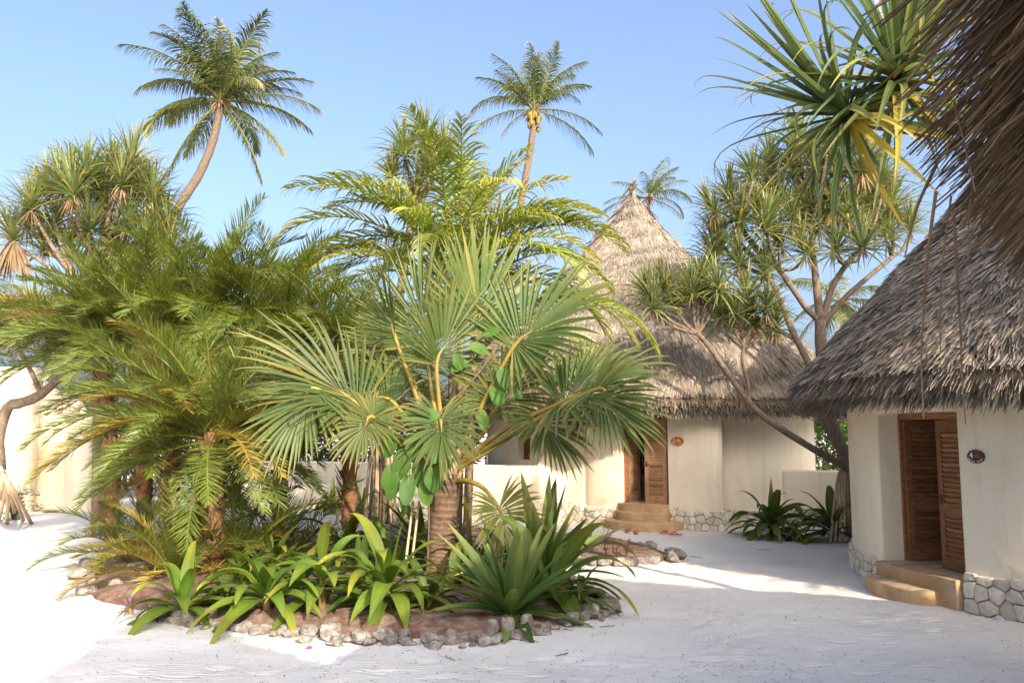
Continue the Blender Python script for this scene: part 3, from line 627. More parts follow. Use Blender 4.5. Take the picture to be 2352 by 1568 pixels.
w5.add(*wall_grid(WL, np.linspace(0, WL.L, 40), [0, 1.0, 3.3], 0.30, [(ql0, ql1, z_a, z_b)]))
qd0, qd1 = WD.at_px(1426), WD.at_px(1531)
w5.add(*wall_grid(WD, np.linspace(0, WD.L, 60), [0, 0.53, 1.5, 2.52, 3.25], 0.34, [(qd0, qd1, -0.1, 2.52)]))
w5.add(*wall_grid(WR, np.linspace(0, WR.L, 40), [0, 1.5, 3.25], 0.30))
o = w5.build('wall', M['plaster'], hut5); finish_wall(o, 0.05)
Wbk = Path([(8.0, 24.0), (7.6, 26), (6, 27.6), (3.5, 28.1), (1, 27.6), (-0.2, 26.5)], 40)
MB().add(*wall_grid(Wbk, np.linspace(0, Wbk.L, 20), [0, 3.3], 0.3)).build('back_wall', M['plaster'], hut5)
# window in the alcove
pw = WL.map(np.array([ql0, ql1]), -0.24, 0); dw = pw[1] - pw[0]; lw_ = np.hypot(dw[0], dw[1]); tw = dw / lw_; aw = math.atan2(tw[1], tw[0])
b = MB()
for f in (0.06, 0.94): b.add(*box(np.r_[(pw[0] + dw * f)[:2], (z_a + z_b) / 2], (lw_ * 0.12, 0.07, z_b - z_a - 0.004), aw))
for z in (z_a + 0.04, z_b - 0.04): b.add(*box(np.r_[(pw[0] + dw * .5)[:2], z], (lw_ * 0.75, 0.06, 0.075), aw))
wo = b.build('window', M['wood'], hut5); reg(wo)
MB().add(*box(np.r_[(pw[0] + dw * .5)[:2], (z_a + z_b) / 2], (lw_ * 0.76, 0.012, z_b - z_a - 0.16), aw)).build('shutter_panel', M['wood'], wo)
# footing stones
tR = lambda q: 0.50 - 0.12 * np.clip((q - qd1) / 1.3, 0, 1) + 0.02 * np.sin(q * 6)
tL = lambda q: 0.42 + 0.02 * np.sin(q * 6); tRR = lambda q: 0.36 + 0.03 * np.sin(q * 4)
f5s = []
for pth, a_, b_, tz in ((WD, qd1 + 0.03, WD.L, 0.36), (WD, 0.1, qd0 - 0.12, 0.36), (WR, 0.05, WR.L * 0.75, 0.30)):
    pp = Path(pth.map(np.linspace(0, pth.L, 80), 0.022, 0), smooth=False)
    f5s.append(reg(MB().add(*wall_grid(pp, np.linspace(a_, b_, 24), [-0.05, tz], 0.15)).build('footing', M['mortar'], hut5)))
stones_on(WD, qd1 + 0.03, WD.L - 0.1, 0.0, tR, 0.175, f5s[0], off=0.06, seed=21)
stones_on(WD, 0.08, qd0 - 0.12, 0.0, tL, 0.17, f5s[1], off=0.06, seed=22)
stones_on(WR, 0.08, WR.L * 0.5, 0.0, tRR, 0.19, f5s[2], off=0.06, seed=23)
# steps
A5 = WD.map(np.array([qd0, qd1]), 0.0, 0.0); d5 = A5[1] - A5[0]; wid5 = float(np.hypot(d5[0], d5[1])); t5 = d5 / wid5; n5 = np.array([t5[1], -t5[0], 0])
o5 = lambda u, v: (A5[0] + t5 * u + n5 * v)[:2]
bulge = lambda u0, u1, v0, v1, k=16: [o5(u0, -0.3)] + [o5(u0 + (u1 - u0) * f, v0 + (v1 - v0) * math.sin(math.pi * f) ** 0.55) for f in np.linspace(0, 1, k)] + [o5(u1, -0.3)]
plan_block('threshold', [o5(-0.04, -0.9), *bulge(-0.10, wid5 + 0.0, 0.03, 0.22)[1:-1], o5(wid5, -0.9)], -0.1, 0.53, M['terra'], hut5)
plan_block('step', bulge(-0.15, wid5 + 0.03, 0.06, 0.46), -0.1, 0.36, M['terra'], hut5, 0.025)
plan_block('step', bulge(-0.42, wid5 + 0.34, 0.06, 0.80), -0.1, 0.175, M['terra'], hut5, 0.025)
ang5 = math.atan2(t5[1], t5[0]); fr = MB(); bk = -0.16
for u in (0.035, wid5 - 0.035): fr.add(*box(np.r_[o5(u, bk), 1.525], (0.066, 0.10, 1.985), ang5))
fr.add(*box(np.r_[o5(wid5 / 2, bk), 2.478], (wid5 - 0.142, 0.10, 0.078), ang5))
fr.build('door_frame', M['wood'], hut5)
lw5 = wid5 / 2 - 0.03
door_leaf(hut5, o5(wid5 - 0.075, bk + 0.02), ang5 + math.pi, lw5, 1.90, 0.535, M['wood_pale'], [(0.16, 0.86), (1.0, 1.78)], -1, 5)
door_leaf(hut5, o5(0.075, bk - 0.02), ang5 + R(78), lw5, 1.90, 0.535, M['wood_pale'], [(0.16, 0.86), (1.0, 1.78)], 1, 6)
MB().add(*tube([np.r_[C5[:2], 0.3], np.r_[C5[:2], 0.525]], 3.9, 40)).build('floor_slab', M['terra'], hut5)
prof5 = cone_pts(5.75, [(0, 8.95), (0.12, 8.02), (0.44, 6.00), (0.505, 5.66), (0.53, 5.36), (0.64, 4.98), (0.80, 4.32), (0.91, 3.62), (1.0, 2.86)])
thatch_roof(hut5, C5, prof5, 140000, 0.14, 0.30, 0.0125, across=2, arc=(R(170), R(375)), seed=31, fringe=12000, fr_len=(0.2, 0.38), fr_drop=0.28, lift=0.06)
thatch_roof(hut5, C5, prof5, 6000, 0.5, 0.8, 0.05, arc=(R(15), R(170)), seed=32, fringe=500, core=False)
# tied top of the roof
b = MB(); n = 700; a = rng.uniform(0, 6.283, n); top5 = np.array([C5[0], C5[1], 8.95])
er = np.stack([np.cos(a), np.sin(a), np.zeros(n)], -1)
b.add(*blades(top5 + er * 0.05 - [0, 0, 0.05], er * 0.75 - np.array([0, 0, 1.0]), er + [0, 0, .6], rng.uniform(0.5, 0.95, n), 0.016, 0.2, 3, 0.3, lambda x: 1 - 0.4 * x, rng.uniform(.1, .65, n)))
b.add(*tube([top5 - [0, 0, .3], top5 + [0, 0, .05], top5 + [-.01, 0, .3], top5 + [.02, 0, .52]], [0.10, 0.06, 0.035, 0.022], 10, 0.4))
k = b.build('tied_thatch_top', M['thatch'], hut5); tag(k, kind='stuff')
# what shows inside the doorway
cab = thing('cupboard', np.r_[o5(wid5 * 0.35, -1.9), 0.53], 'pale grey panelled cupboard seen through the open back door', 'cupboard')
MB().add(*box(np.r_[o5(wid5 * 0.38, -1.9), 1.55], (1.1, 0.4, 2.0), ang5)).build('carcass', M['cabinet'], cab)
for u in (0.0, 0.55):
    MB().add(*box(np.r_[o5(wid5 * 0.38 - 0.275 + u, -1.69), 1.55], (0.40, 0.02, 1.7), ang5)).build('panel', M['cabinet'], cab)
b = MB(); pts = []
for i, s in enumerate(np.linspace(0, 1, 9)):
    for j, v in enumerate(np.linspace(0, 1, 7)):
        pts.append(np.r_[o5(wid5 * 0.12 + s * 0.55, -1.25 + v * 0.35), 0.53 + max(0.03, 0.78 * (1 - s) ** 1.4) * (1 - 0.25 * abs(v - 0.5)) + 0.02 * math.sin(i * 2 + j)])
I = lambda i, j: i * 7 + j
b.add(pts, [[I(i, j), I(i + 1, j), I(i + 1, j + 1), I(i, j + 1)] for i in range(8) for j in range(6)])
o = b.build('dark_cloth', M['cloth_dark'], smooth=True); sm = o.modifiers.new('t', 'SOLIDIFY'); sm.thickness = 0.03
tag(o, 'dark cloth slumped on the floor inside the back doorway', 'cloth')
q5 = WD.at_px(1553); pm = WD.map(np.array([q5]), 0, 0)[0]; pn = nz(WD.map(np.array([q5]), 1, 0)[0] - pm); s5 = at(1552, 1013, pm[1])
plaque(np.array([pm[0], pm[1], s5[2]]) + pn * 0.012, pn, '5', 0.29, 0.205, M['tile_red'], M['shell_orange'], 'orange red oval plaque reading 5 on the back hut wall', 'OYSTER VILLA')

# ------------------------------------------------------------------ low walls
def low_wall(pts, h, label, stones=None, th=0.28, seed=1, topf=None, n=50, name='low_wall', sz=0.18, sh=0.30, cat='wall'):
    P = Path(pts, n); t = thing(name, np.r_[P.P[len(P.P) // 2], 0], label, cat)
    tp = topf(P) if topf else (lambda q: np.full(np.shape(q), h))
    o = MB().add(*wall_grid(P, np.linspace(0, P.L, n), [0, h * 0.4, h * 0.7, h], th, top=tp)).build('wall', M['plaster'], t); finish_wall(o, 0.05)
    if stones:
        a, b = stones; f = MB().add(*wall_grid(Path(P.map(np.linspace(0, P.L, 60), 0.02, 0), smooth=False), np.linspace(a * P.L, b * P.L, 20), [-.05, sh * 0.85], 0.1)).build('footing', M['mortar'], t); reg(f)
        stones_on(P, a * P.L, b * P.L, 0.0, lambda q: sh + 0.03 * np.sin(q * 3), sz, f, off=0.055, seed=seed)
    return P
g = lambda px, D: ((px - 1176) / FOC * D, D)
low_wall([g(560, 23.6), g(700, 23.0), g(870, 22.0), g(1050, 21.0), g(1180, 20.3), g(1240, 20.0)], 1.33, 'long low cream wall with stone foot left of the back hut', (0.25, 0.99), seed=41, sz=0.21)
low_wall([g(1236, 20.05), g(1262, 20.15), g(1300, 20.1), g(1338, 19.85)], 2.15, 'short rounded screen wall joining the low wall to the back hut', (0.02, 0.98), seed=42, topf=lambda P: (lambda q: 1.35 + 0.80 * np.clip(np.sin(np.clip(q / P.L, 0, 1) * 2.2) * 1.15, 0, 1)), sh=0.45)
low_wall([g(1788, 19.62), g(1860, 19.5), g(1950, 19.3), g(2080, 19.4)], 1.24, 'low cream wall right of the back hut behind the broad leaved plants', (0.05, 0.9), seed=43, sh=0.33)
# ------------------------------------------------------------------ wall at the far left
def lwall(pts, h, label, topf=None, n=40): return low_wall(pts, h, label, None, 0.35, 1, topf, n, 'garden_wall')
lwall([g(-330, 24.5), g(-200, 22.9), g(-60, 22.2), g(30, 22.1), g(84, 22.35), g(96, 23.0)], 3.86, 'tall rounded cream wall at the left edge')
lwall([g(84, 22.9), g(110, 22.95), g(140, 23.0), g(160, 22.9), g(166, 22.6)], 3.7, 'recessed cream wall with swooping top next to the tall wall', topf=lambda P: (lambda q: 3.75 - 0.95 * np.clip(q / P.L, 0, 1) ** 0.7))
lwall([g(164, 22.55), g(180, 22.3), g(205, 22.3), g(228, 22.6), g(231, 23.6)], 2.7, 'lowest cream wall end with sloping top behind the date palm', topf=lambda P: (lambda q: 2.80 - 0.62 * np.clip(q / P.L, 0, 1)))

# ------------------------------------------------------------------ the hut whose eave hangs into the picture
CC = np.array([5.99, -0.11, 0.0])
hutc = thing('round_hut', CC, 'nearest thatched roof hanging into the top right corner', 'hut', 'round thatched huts')
profc = cone(5.07, 3.50, 7.6, 0.0)
Wc = Path(ring(CC, 4.3, 90, 450, 80), smooth=False)
o = MB().add(*wall_grid(Wc, np.linspace(0, Wc.L, 60), [0, 1.5, 3.6], 0.3)).build('wall', M['plaster'], hutc)
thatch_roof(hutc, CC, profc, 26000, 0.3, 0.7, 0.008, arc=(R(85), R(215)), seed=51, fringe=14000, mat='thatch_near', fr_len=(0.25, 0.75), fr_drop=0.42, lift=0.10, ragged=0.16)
thatch_roof(hutc, CC, profc, 6000, 0.5, 0.8, 0.05, arc=(R(215), R(445)), seed=52, fringe=500, core=False)
CR = np.array([3.4, -5.6, 0.0])                       # added unseen rear cone, put behind the camera to shade the lower-left sand
thatch_roof(hutc, CR, cone(3.9, 3.4, 9.2, 0.0), 3500, 0.6, 0.9, 0.06, seed=53, fringe=600)
Wr = Path(ring(CR, 3.4, 90, 450, 60), smooth=False); MB().add(*wall_grid(Wr, np.linspace(0, Wr.L, 40), [0, 3.8], 0.3)).build('wall', M['plaster'], hutc)  # wall under the added cone, never in view
# underside: long leaflets running down to the eave
n = 22000; th = rng.uniform(R(95), R(200), n); k = rng.uniform(0, 2.6, n)
ang = math.atan2(7.6 - 3.44, 5.07); er = np.stack([np.cos(th), np.sin(th), np.zeros(n)], -1); et = np.stack([-np.sin(th), np.cos(th), np.zeros(n)], -1); ez = np.array([0, 0, 1.0])
rad = 5.07 - k * math.cos(ang); z = 3.44 + k * math.sin(ang) - 0.46 + rng.uniform(-0.05, 0.10, n)
dn = er * math.cos(ang) - ez * math.sin(ang); no_ = -(er * math.sin(ang) + ez * math.cos(ang))
P = CC + er * (rad * 0.97)[:, None] + ez * z[:, None] - dn * 0.5
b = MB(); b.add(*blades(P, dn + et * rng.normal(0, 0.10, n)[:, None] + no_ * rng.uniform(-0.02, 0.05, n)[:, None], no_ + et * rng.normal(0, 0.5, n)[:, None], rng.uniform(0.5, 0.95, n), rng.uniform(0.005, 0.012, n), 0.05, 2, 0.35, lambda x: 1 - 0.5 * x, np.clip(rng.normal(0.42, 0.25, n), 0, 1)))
k = b.build('underside_leaflets', M['thatch_near'], hutc); tag(k, kind='stuff')
# loose strips hanging from the edge
for pts, w in (([(2150, 440, 3.6), (2130, 590, 3.75), (2122, 700, 3.8), (2116, 830, 3.8), (2122, 962, 3.8)], 0.011), ([(2190, 470, 3.7), (2198, 620, 3.85), (2206, 760, 3.9), (2210, 870, 3.9), (2218, 974, 3.95)], 0.011), ([(2185, 450, 3.7), (2165, 600, 3.85), (2160, 720, 3.9), (2160, 812, 3.9)], 0.007),
               ([(2150, 380, 3.0), (2105, 480, 3.0), (2078, 590, 3.0)], 0.010), ([(2260, 330, 2.6), (2230, 460, 2.6), (2222, 600, 2.6)], 0.008), ([(2190, 230, 2.3), (2215, 330, 2.3), (2240, 440, 2.3)], 0.006)):
    c = spline([at(*p) for p in pts], 14); b = MB(); s = np.zeros_like(c); s[:, 0] = w; s[:, 1] = w * 0.4; tpr = np.linspace(1, 0.35, 14)[:, None]
    V = np.concatenate([c - s * tpr, c + [0, -w * 0.5, 0], c + s * tpr]); i = np.arange(13)
    F = np.concatenate([np.stack([i, i + 14, i + 15, i + 1], -1), np.stack([i + 14, i + 28, i + 29, i + 15], -1)])
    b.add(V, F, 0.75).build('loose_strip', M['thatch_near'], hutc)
b = MB(); pp = spline([at(2352, 120, 3.0), at(2338, 240, 3.0), at(2346, 340, 3.0), at(2372, 420, 3.0), at(2440, 520, 3.05)], 24)
b.add(*tube(pp, 0.05 + 0.012 * np.sin(np.arange(24) * 1.7), 14, 0.5)); b.build('roof_pole', M['trunk_spot'], hutc, smooth=True)
# ------------------------------------------------------------------ planting beds
def bed(outline_px, label_ring, z, seed, name, stone_px=None, stone_h=0.16, back=True):
    P = np.array([gp(*p)[:2] for p in outline_px]); P = spline(np.c_[np.vstack([P, P[:1]]), np.zeros(len(P) + 1)], len(P) * 7)[:-1, :2]
    c = P.mean(0); b = MB(); n = len(P); rings = []
    for k, f in enumerate((1.0, 0.96, 0.88, 0.72, 0.5, 0.25)):
        q = c + (P - c) * f; rings.append(np.c_[q, z * min(1, (1 - f) * 9) + 0.05 * (hash_noise(q[:, 0], q[:, 1], 2.2, seed) - 0.4) * min(1, (1 - f) * 9) + (-0.03 if k == 0 else 0.01)])
    V = np.concatenate(rings + [np.array([[c[0], c[1], z]])]); j = np.arange(n); k = (j + 1) % n
    F = np.concatenate([np.stack([i * n + j, i * n + k, (i + 1) * n + k, (i + 1) * n + j], -1) for i in range(5)])
    b.add(V, F); b.tri.append(np.stack([5 * n + j, 5 * n + k, np.full(n, 6 * n)], -1))
    o = b.build(name, M['soil'], smooth=True); tag(o, kind='structure'); reg(o); return o, P
def rock_mesh(seed, blocky=0.0):
    r = np.random.default_rng(seed); bm = bmesh.new(); bmesh.ops.create_icosphere(bm, subdivisions=3, radius=1.0)
    if True:
        V = np.array([v.co for v in bm.verts]); d = nz(V); rad = np.ones(len(V))
        for k in range(15):           # flat facets: planes cutting the ball
            nrm = nz(r.normal(0, 1, 3)); h = r.uniform(0.50, 0.90); dot = d @ nrm; m = dot > 0.05
            rad[m] = np.minimum(rad[m], h / dot[m])
        if blocky: 
            mx = np.abs(d).max(1); rad = rad * (1 - blocky) + blocky * 0.74 / mx
        rad *= 1 + 0.07 * (hash_noise(d[:, 0] * 3 + 5, d[:, 1] * 3 + d[:, 2] * 4, 1.3, seed) - 0.5) + 0.05 * (hash_noise(d[:, 0] * 9, d[:, 2] * 9 + d[:, 1] * 7, 1.0, seed + 1) - .5)
        for v, q in zip(bm.verts, d * rad[:, None]): v.co = q
    me = bpy.data.meshes.new('stone'); bm.to_mesh(me); bm.free()
    a = me.attributes.new('tint', 'FLOAT', 'POINT'); a.data.foreach_set('value', np.full(len(me.vertices), r.uniform(0.4, 0.75)).astype(np.float32))
    me.materials.append(M['rock']); return me
ROCKS = [rock_mesh(100 + i, 0.75 if i == 0 else (0.35 if i % 3 == 0 else 0.0)) for i in range(10)]
def rock(parent, x, y, sx, sy, sz, k=None, rz=None, sink=0.35, z0=0.0):
    k = random.randrange(1, 10) if k is None else k
    link('stone', ROCKS[k], parent, Matrix.Translation((x, y, z0 + sz * (1 - sink))) @ Matrix.Rotation(random.uniform(0, 6.28) if rz is None else rz, 4, 'Z') @ Matrix.Rotation(random.uniform(-.2, .2) if rz is None else 0, 4, 'X') @ Matrix.Diagonal((sx, sy, sz, 1)))
bed1, edge1 = bed([(176, 1330), (205, 1372), (300, 1398), (430, 1434), (600, 1453), (760, 1464), (930, 1468), (1100, 1462), (1250, 1444), (1365, 1422), (1392, 1392), (1330, 1345), (1230, 1300), (1000, 1262), (760, 1240), (560, 1232), (360, 1255), (230, 1290)], '', 0.13, 5, 'soil_bed')
front = [(205, 1345, 42), (262, 1362, 55), (372, 1425, 46), (415, 1432, 50), (470, 1438, 52), (520, 1446, 34), (560, 1450, 44), (610, 1452, 36), (655, 1458, 40), (706, 1468, 50), (757, 1472, 54, 0), (820, 1476, 50), (875, 1470, 46), (925, 1474, 44), (985, 1480, 46), (1040, 1478, 50), (1090, 1476, 44), (1128, 1470, 42, 3), (1168, 1466, 48, 6), (1208, 1458, 42, 3), (1250, 1450, 40), (1315, 1432, 52), (1360, 1420, 50), (1395, 1408, 56), (1378, 1390, 46), (240, 1320, 44), (318, 1322, 70)]
for f in front:
    g_ = gp(f[0], f[1]); s = f[2] / FOC * g_[1] * 0.54
    if len(f) > 3: rock(bed1, g_[0], g_[1] + s * .4, s * (1.15 if f[3] == 0 else 0.85), s * 0.8, s * (0.85 if f[3] == 0 else 1.25), f[3], R(8 if f[3] == 0 else random.uniform(-30, 30)), 0.25)
    else: rock(bed1, g_[0], g_[1] + s * .3, s * random.uniform(.9, 1.3), s * random.uniform(.7, 1.0), s * random.uniform(.55, .9))
for f in list(front)[2:25]:
    for _ in range(5):
        g_ = gp(f[0] + random.uniform(-26, 26), f[1] + random.uniform(-8, 10)); s = random.uniform(.04, .10); rock(bed1, g_[0], g_[1], s * 1.3, s, s * .7)
for k in range(0, len(edge1), 3):
    p = edge1[k]
    if p[1] > 11.2: s = random.uniform(0.10, 0.2); rock(bed1, p[0], p[1], s * 1.3, s, s * .7)
bed2, edge2 = bed([(860, 1222), (930, 1236), (1080, 1262), (1230, 1285), (1370, 1298), (1480, 1296), (1548, 1286), (1530, 1270), (1440, 1248), (1330, 1236), (1200, 1226), (1050, 1214), (930, 1208)], '', 0.09, 9, 'soil_bed')
for k in range(len(edge2)):
    p = edge2[k]; s = random.uniform(0.09, 0.17)
    if random.random() < 0.72: rock(bed2, p[0] + random.uniform(-.1, .1), p[1] + random.uniform(-.12, .06), s * 1.25, s, s * .75)

# ------------------------------------------------------------------ palm fronds
def frond(L, elev, droop, n, ll, lw, pet=0.15, beta=(65, 25), v=0.25, ldroop=0.3, nseg=2, fold=0.25, seed=1, rr=0.02, tint=(0.0, 0.12), tiptint=0.0, jit=0.12, plumose=0.0, p=1.4, side_bend=0.0, lp=1.5, rtint=0.0):
    "pinnate leaf growing from the origin towards +X, elev in degrees; returns leaf builder and rachis builder"
    r = np.random.default_rng(seed); m = 18; t = np.linspace(0, 1, m); ph = R(elev) - droop * t ** p
    c = np.stack([np.cos(ph) * np.cos(side_bend * t), np.cos(ph) * np.sin(side_bend * t), np.sin(ph)], -1); pts = np.vstack([[0, 0, 0], np.cumsum(c[:-1] * L / (m - 1), 0)])
    rad = rr * (1 - 0.8 * t) + 0.002
    q = np.repeat(np.linspace(pet, 0.985, n), 2); q = np.clip(q + r.normal(0, 0.004, 2 * n), pet, 0.99); sd = np.tile([1.0, -1.0], n)
    P = np.stack([np.interp(q, t, pts[:, i]) for i in range(3)], -1); Tn = nz(np.stack([np.interp(q, t, c[:, i]) for i in range(3)], -1))
    S = nz(np.cross(Tn, [0, 0, 1.0])); U = np.cross(S, Tn)
    f = (q - pet) / (1 - pet); be = np.radians(beta[0] + (beta[1] - beta[0]) * f) + r.normal(0, jit, 2 * n)
    va = v + r.normal(0, 0.1 + plumose, 2 * n)
    D = Tn * np.cos(be)[:, None] + (S * sd[:, None] * np.cos(va)[:, None] + U * np.sin(va)[:, None]) * np.sin(be)[:, None]
    ln = ll * (np.sin(np.pi * (0.14 + 0.80 * f)) ** 0.75) * r.uniform(0.82, 1.1, 2 * n)
    N = U + S * (-sd * 0.5)[:, None] + Tn * r.normal(0, 0.25, 2 * n)[:, None]
    tn = np.clip(r.uniform(tint[0], tint[1], 2 * n) + tiptint * f ** 3, 0, 1)
    b = MB(); b.add(*blades(P, D, N, ln, lw * r.uniform(0.8, 1.15, 2 * n), ldroop * r.uniform(0.6, 1.5, 2 * n), nseg, fold, None, tn, tiptint=0.15, p=lp))
    b.add(*tube(pts, rad, 5, rtint, cap=False)); return b
def place(me, parent, loc, az, s=1.0, name='frond', roll=0.0):
    m = Matrix.Translation(Vector(loc)) @ Matrix.Rotation(az, 4, 'Z')
    if roll: m = m @ Matrix.Rotation(roll, 4, 'X')
    return link(name, me, parent, m @ Matrix.Scale(s, 4))

# coconut palms
def coco_mesh(e, dr, seed, tt=0.0, **k): return frond(4.5, e, dr, 62, 1.20, 0.030, 0.14, (68, 26), -0.15, 1.7, 4, 0.3, seed, 0.055, (0.0, 0.18), tt, rtint=0.45, **k).mesh('frond', M['coco'])
CO = {}
for i, (e, dr) in enumerate(((80, 0.7), (66, 0.9), (50, 1.0), (35, 1.0), (18, 0.9), (0, 0.9), (-25, 0.7), (-52, 0.45), (38, 1.7), (75, 1.5), (8, 1.6))):
    CO[(e, dr)] = [coco_mesh(e, dr, 200 + i * 3 + j, (0.0, 0.5)[j], side_bend=(0.25, -0.25)[j]) for j in range(2)]
COK = list(CO)
def coco_palm(label, crown, trunk, fronds, s=1.0, rad=(0.16, 0.12), nuts=0, group='coconut palms behind the huts', skirt=True):
    base = trunk[0]; t = thing('coconut_palm', base, label, 'palm tree', group)
    pts = spline(trunk, 40); n = len(pts); rr = np.linspace(rad[0], rad[1], n) * (1 + 0.05 * np.sin(np.arange(n) * 2.4))
    MB().add(*tube(pts, rr, 10, 0.36)).build('trunk', M['bark'], t, smooth=True)
    for (az, e, f) in fronds:
        k = min(COK, key=lambda q: abs(q[0] - e) + random.uniform(0, 6)); place(random.choice(CO[k]), t, crown, R(az + random.uniform(-9, 9)), s * f * random.uniform(.82, 1.06), roll=random.uniform(-.4, .4))
    b = MB(); m = 46; a = rng.uniform(0, 6.28, m); er = np.stack([np.cos(a), np.sin(a), rng.uniform(-1.3, .4, m)], -1)
    b.add(*blades(np.asarray(crown) + er * 0.12 * s, er, [0, 0.3, 1.0], rng.uniform(.3, .9, m) * s, 0.05 * s, 0.9, 3, 0.3, None, rng.uniform(0, .8, m))); b.build('leaf_base_fibre', M['dry'], t)
    for i in range(nuts):
        a = rng.uniform(0, 6.28); q = np.asarray(crown) + [0.30 * s * math.cos(a), 0.30 * s * math.sin(a), -0.35 * s - rng.uniform(0, 0.75) * s]
        bm = bmesh.new(); bmesh.ops.create_uvsphere(bm, u_segments=10, v_segments=8, radius=0.15 * s); bmesh.ops.scale(bm, vec=(0.9, 0.9, 1.25), verts=bm.verts); bmesh.ops.translate(bm, vec=q, verts=bm.verts)
        me = bpy.data.meshes.new('coconut'); bm.to_mesh(me); bm.free(); me.materials.append(M['nut'])
        for p_ in me.polygons: p_.use_smooth = True
        link('coconut', me, t)
    return t
D1 = 35.0; c1 = at(507, 232, D1)
coco_palm('tall leaning coconut palm at the left with curved trunk', c1, [at(330, 990, D1) * [1, 1, 0], at(352, 640, D1), at(400, 495, D1), at(455, 405, D1), at(487, 330, D1), at(503, 262, D1), at(507, 236, D1)],
          [(0, 38, 1.0), (8, 20, .98), (-8, 2, .95), (-15, -22, 1.0), (-6, -50, 1.0), (5, -8, 1.02), (180, 42, .95), (174, 30, 1.0), (186, 8, .95), (172, 0, 1.0), (200, -55, .95), (170, 62, 1.0), (150, 70, 1.0), (100, 80, 1.05), (40, 78, 1.05), (20, 66, .95), (250, 72, 1.0), (280, 50, .9), (300, 64, .9), (230, 35, .8), (330, 30, .85), (130, 50, .9), (60, 52, .9), (215, 66, 1.0), (90, 80, 1.1), (120, -25, .9), (75, -10, .9), (260, 66, .95), (310, 80, 1.0), (190, 50, 1.0), (350, 52, .95), (245, 80, 1.0), (30, 35, .95), (160, 18, .95)], 1.0, (0.22, 0.16))
D2 = 40.0; c2 = at(1226, 252, D2)
coco_palm('tall coconut palm with ripe coconuts behind the arching palm', c2, [at(1120, 990, D2) * [1, 1, 0], at(1165, 640, D2), at(1190, 500, D2), at(1212, 380, D2), at(1224, 300, D2), at(1226, 258, D2)],
          [(0, 2, .9), (-8, -28, .95), (8, 45, .85), (0, 52, .9), (20, 66, .95), (60, 78, 1.05), (100, 80, 1.05), (150, 72, 1.0), (180, 50, .95), (175, 40, .9), (182, 4, .85), (190, -20, .55), (200, 62, .9), (260, 66, .9), (300, 60, .8), (330, 45, .8), (230, 45, .8), (120, 55, .9), (280, 78, 1.0), (45, 70, .95)], 0.92, (0.20, 0.15), nuts=14)
D3 = 62.0; c3 = at(1490, 455, D3)
coco_palm('distant wind-blown coconut palm behind the pointed roof', c3, [c3 * [1, 1, 0], c3 * [1, 1, .5], c3], [(0, 35, .9), (5, 10, .8), (-5, -22, .8), (10, 66, 1), (40, 80, 1), (90, 66, .9), (170, 20, .9), (185, -10, 1.0), (175, 50, .8), (260, 50, .8), (300, 35, .8), (15, 50, .9), (150, -25, .9), (200, 5, .9)], 0.95)
D4 = 95.0; c4 = at(1298, 585, D4)
coco_palm('tiny far coconut palm left of the back hut roof', c4, [c4 * [1, 1, 0], c4 * [1, 1, .5], c4], [(a_ * 40, e_, .75) for a_, e_ in enumerate((40, 66, 20, 50, 80, 10, 50, 66, 35))], 0.95)
D5 = 32.0; c5_ = at(1935, 690, D5)
coco_palm('coconut palm half hidden behind the right screw pine', c5_, [c5_ * [1, 1, 0], c5_ * [1, 1, .5], c5_], [(200, 0, .8), (180, -30, .8), (340, -20, .8), (0, 10, .8), (250, -25, .75), (290, -52, .8), (220, -52, .7), (60, 50, .8), (120, 50, .8), (190, 35, .8), (270, 20, .8), (310, 0, .8)], 0.8)
D6 = 27.0; c6 = at(-60, 690, D6)
coco_palm('coconut palm with fronds reaching in at the left edge', c6, [c6 * [1, 1, 0], c6 * [1, 1, .5], c6], [(0, 35, .7), (10, 2, .75), (-20, 2, .7), (-10, -25, .75), (-40, -28, .7), (40, 20, .7), (-60, 10, .7), (80, 66, .7), (180, 20, .7), (-30, 50, .7), (20, -52, .7), (-75, -25, .7)], 0.9)

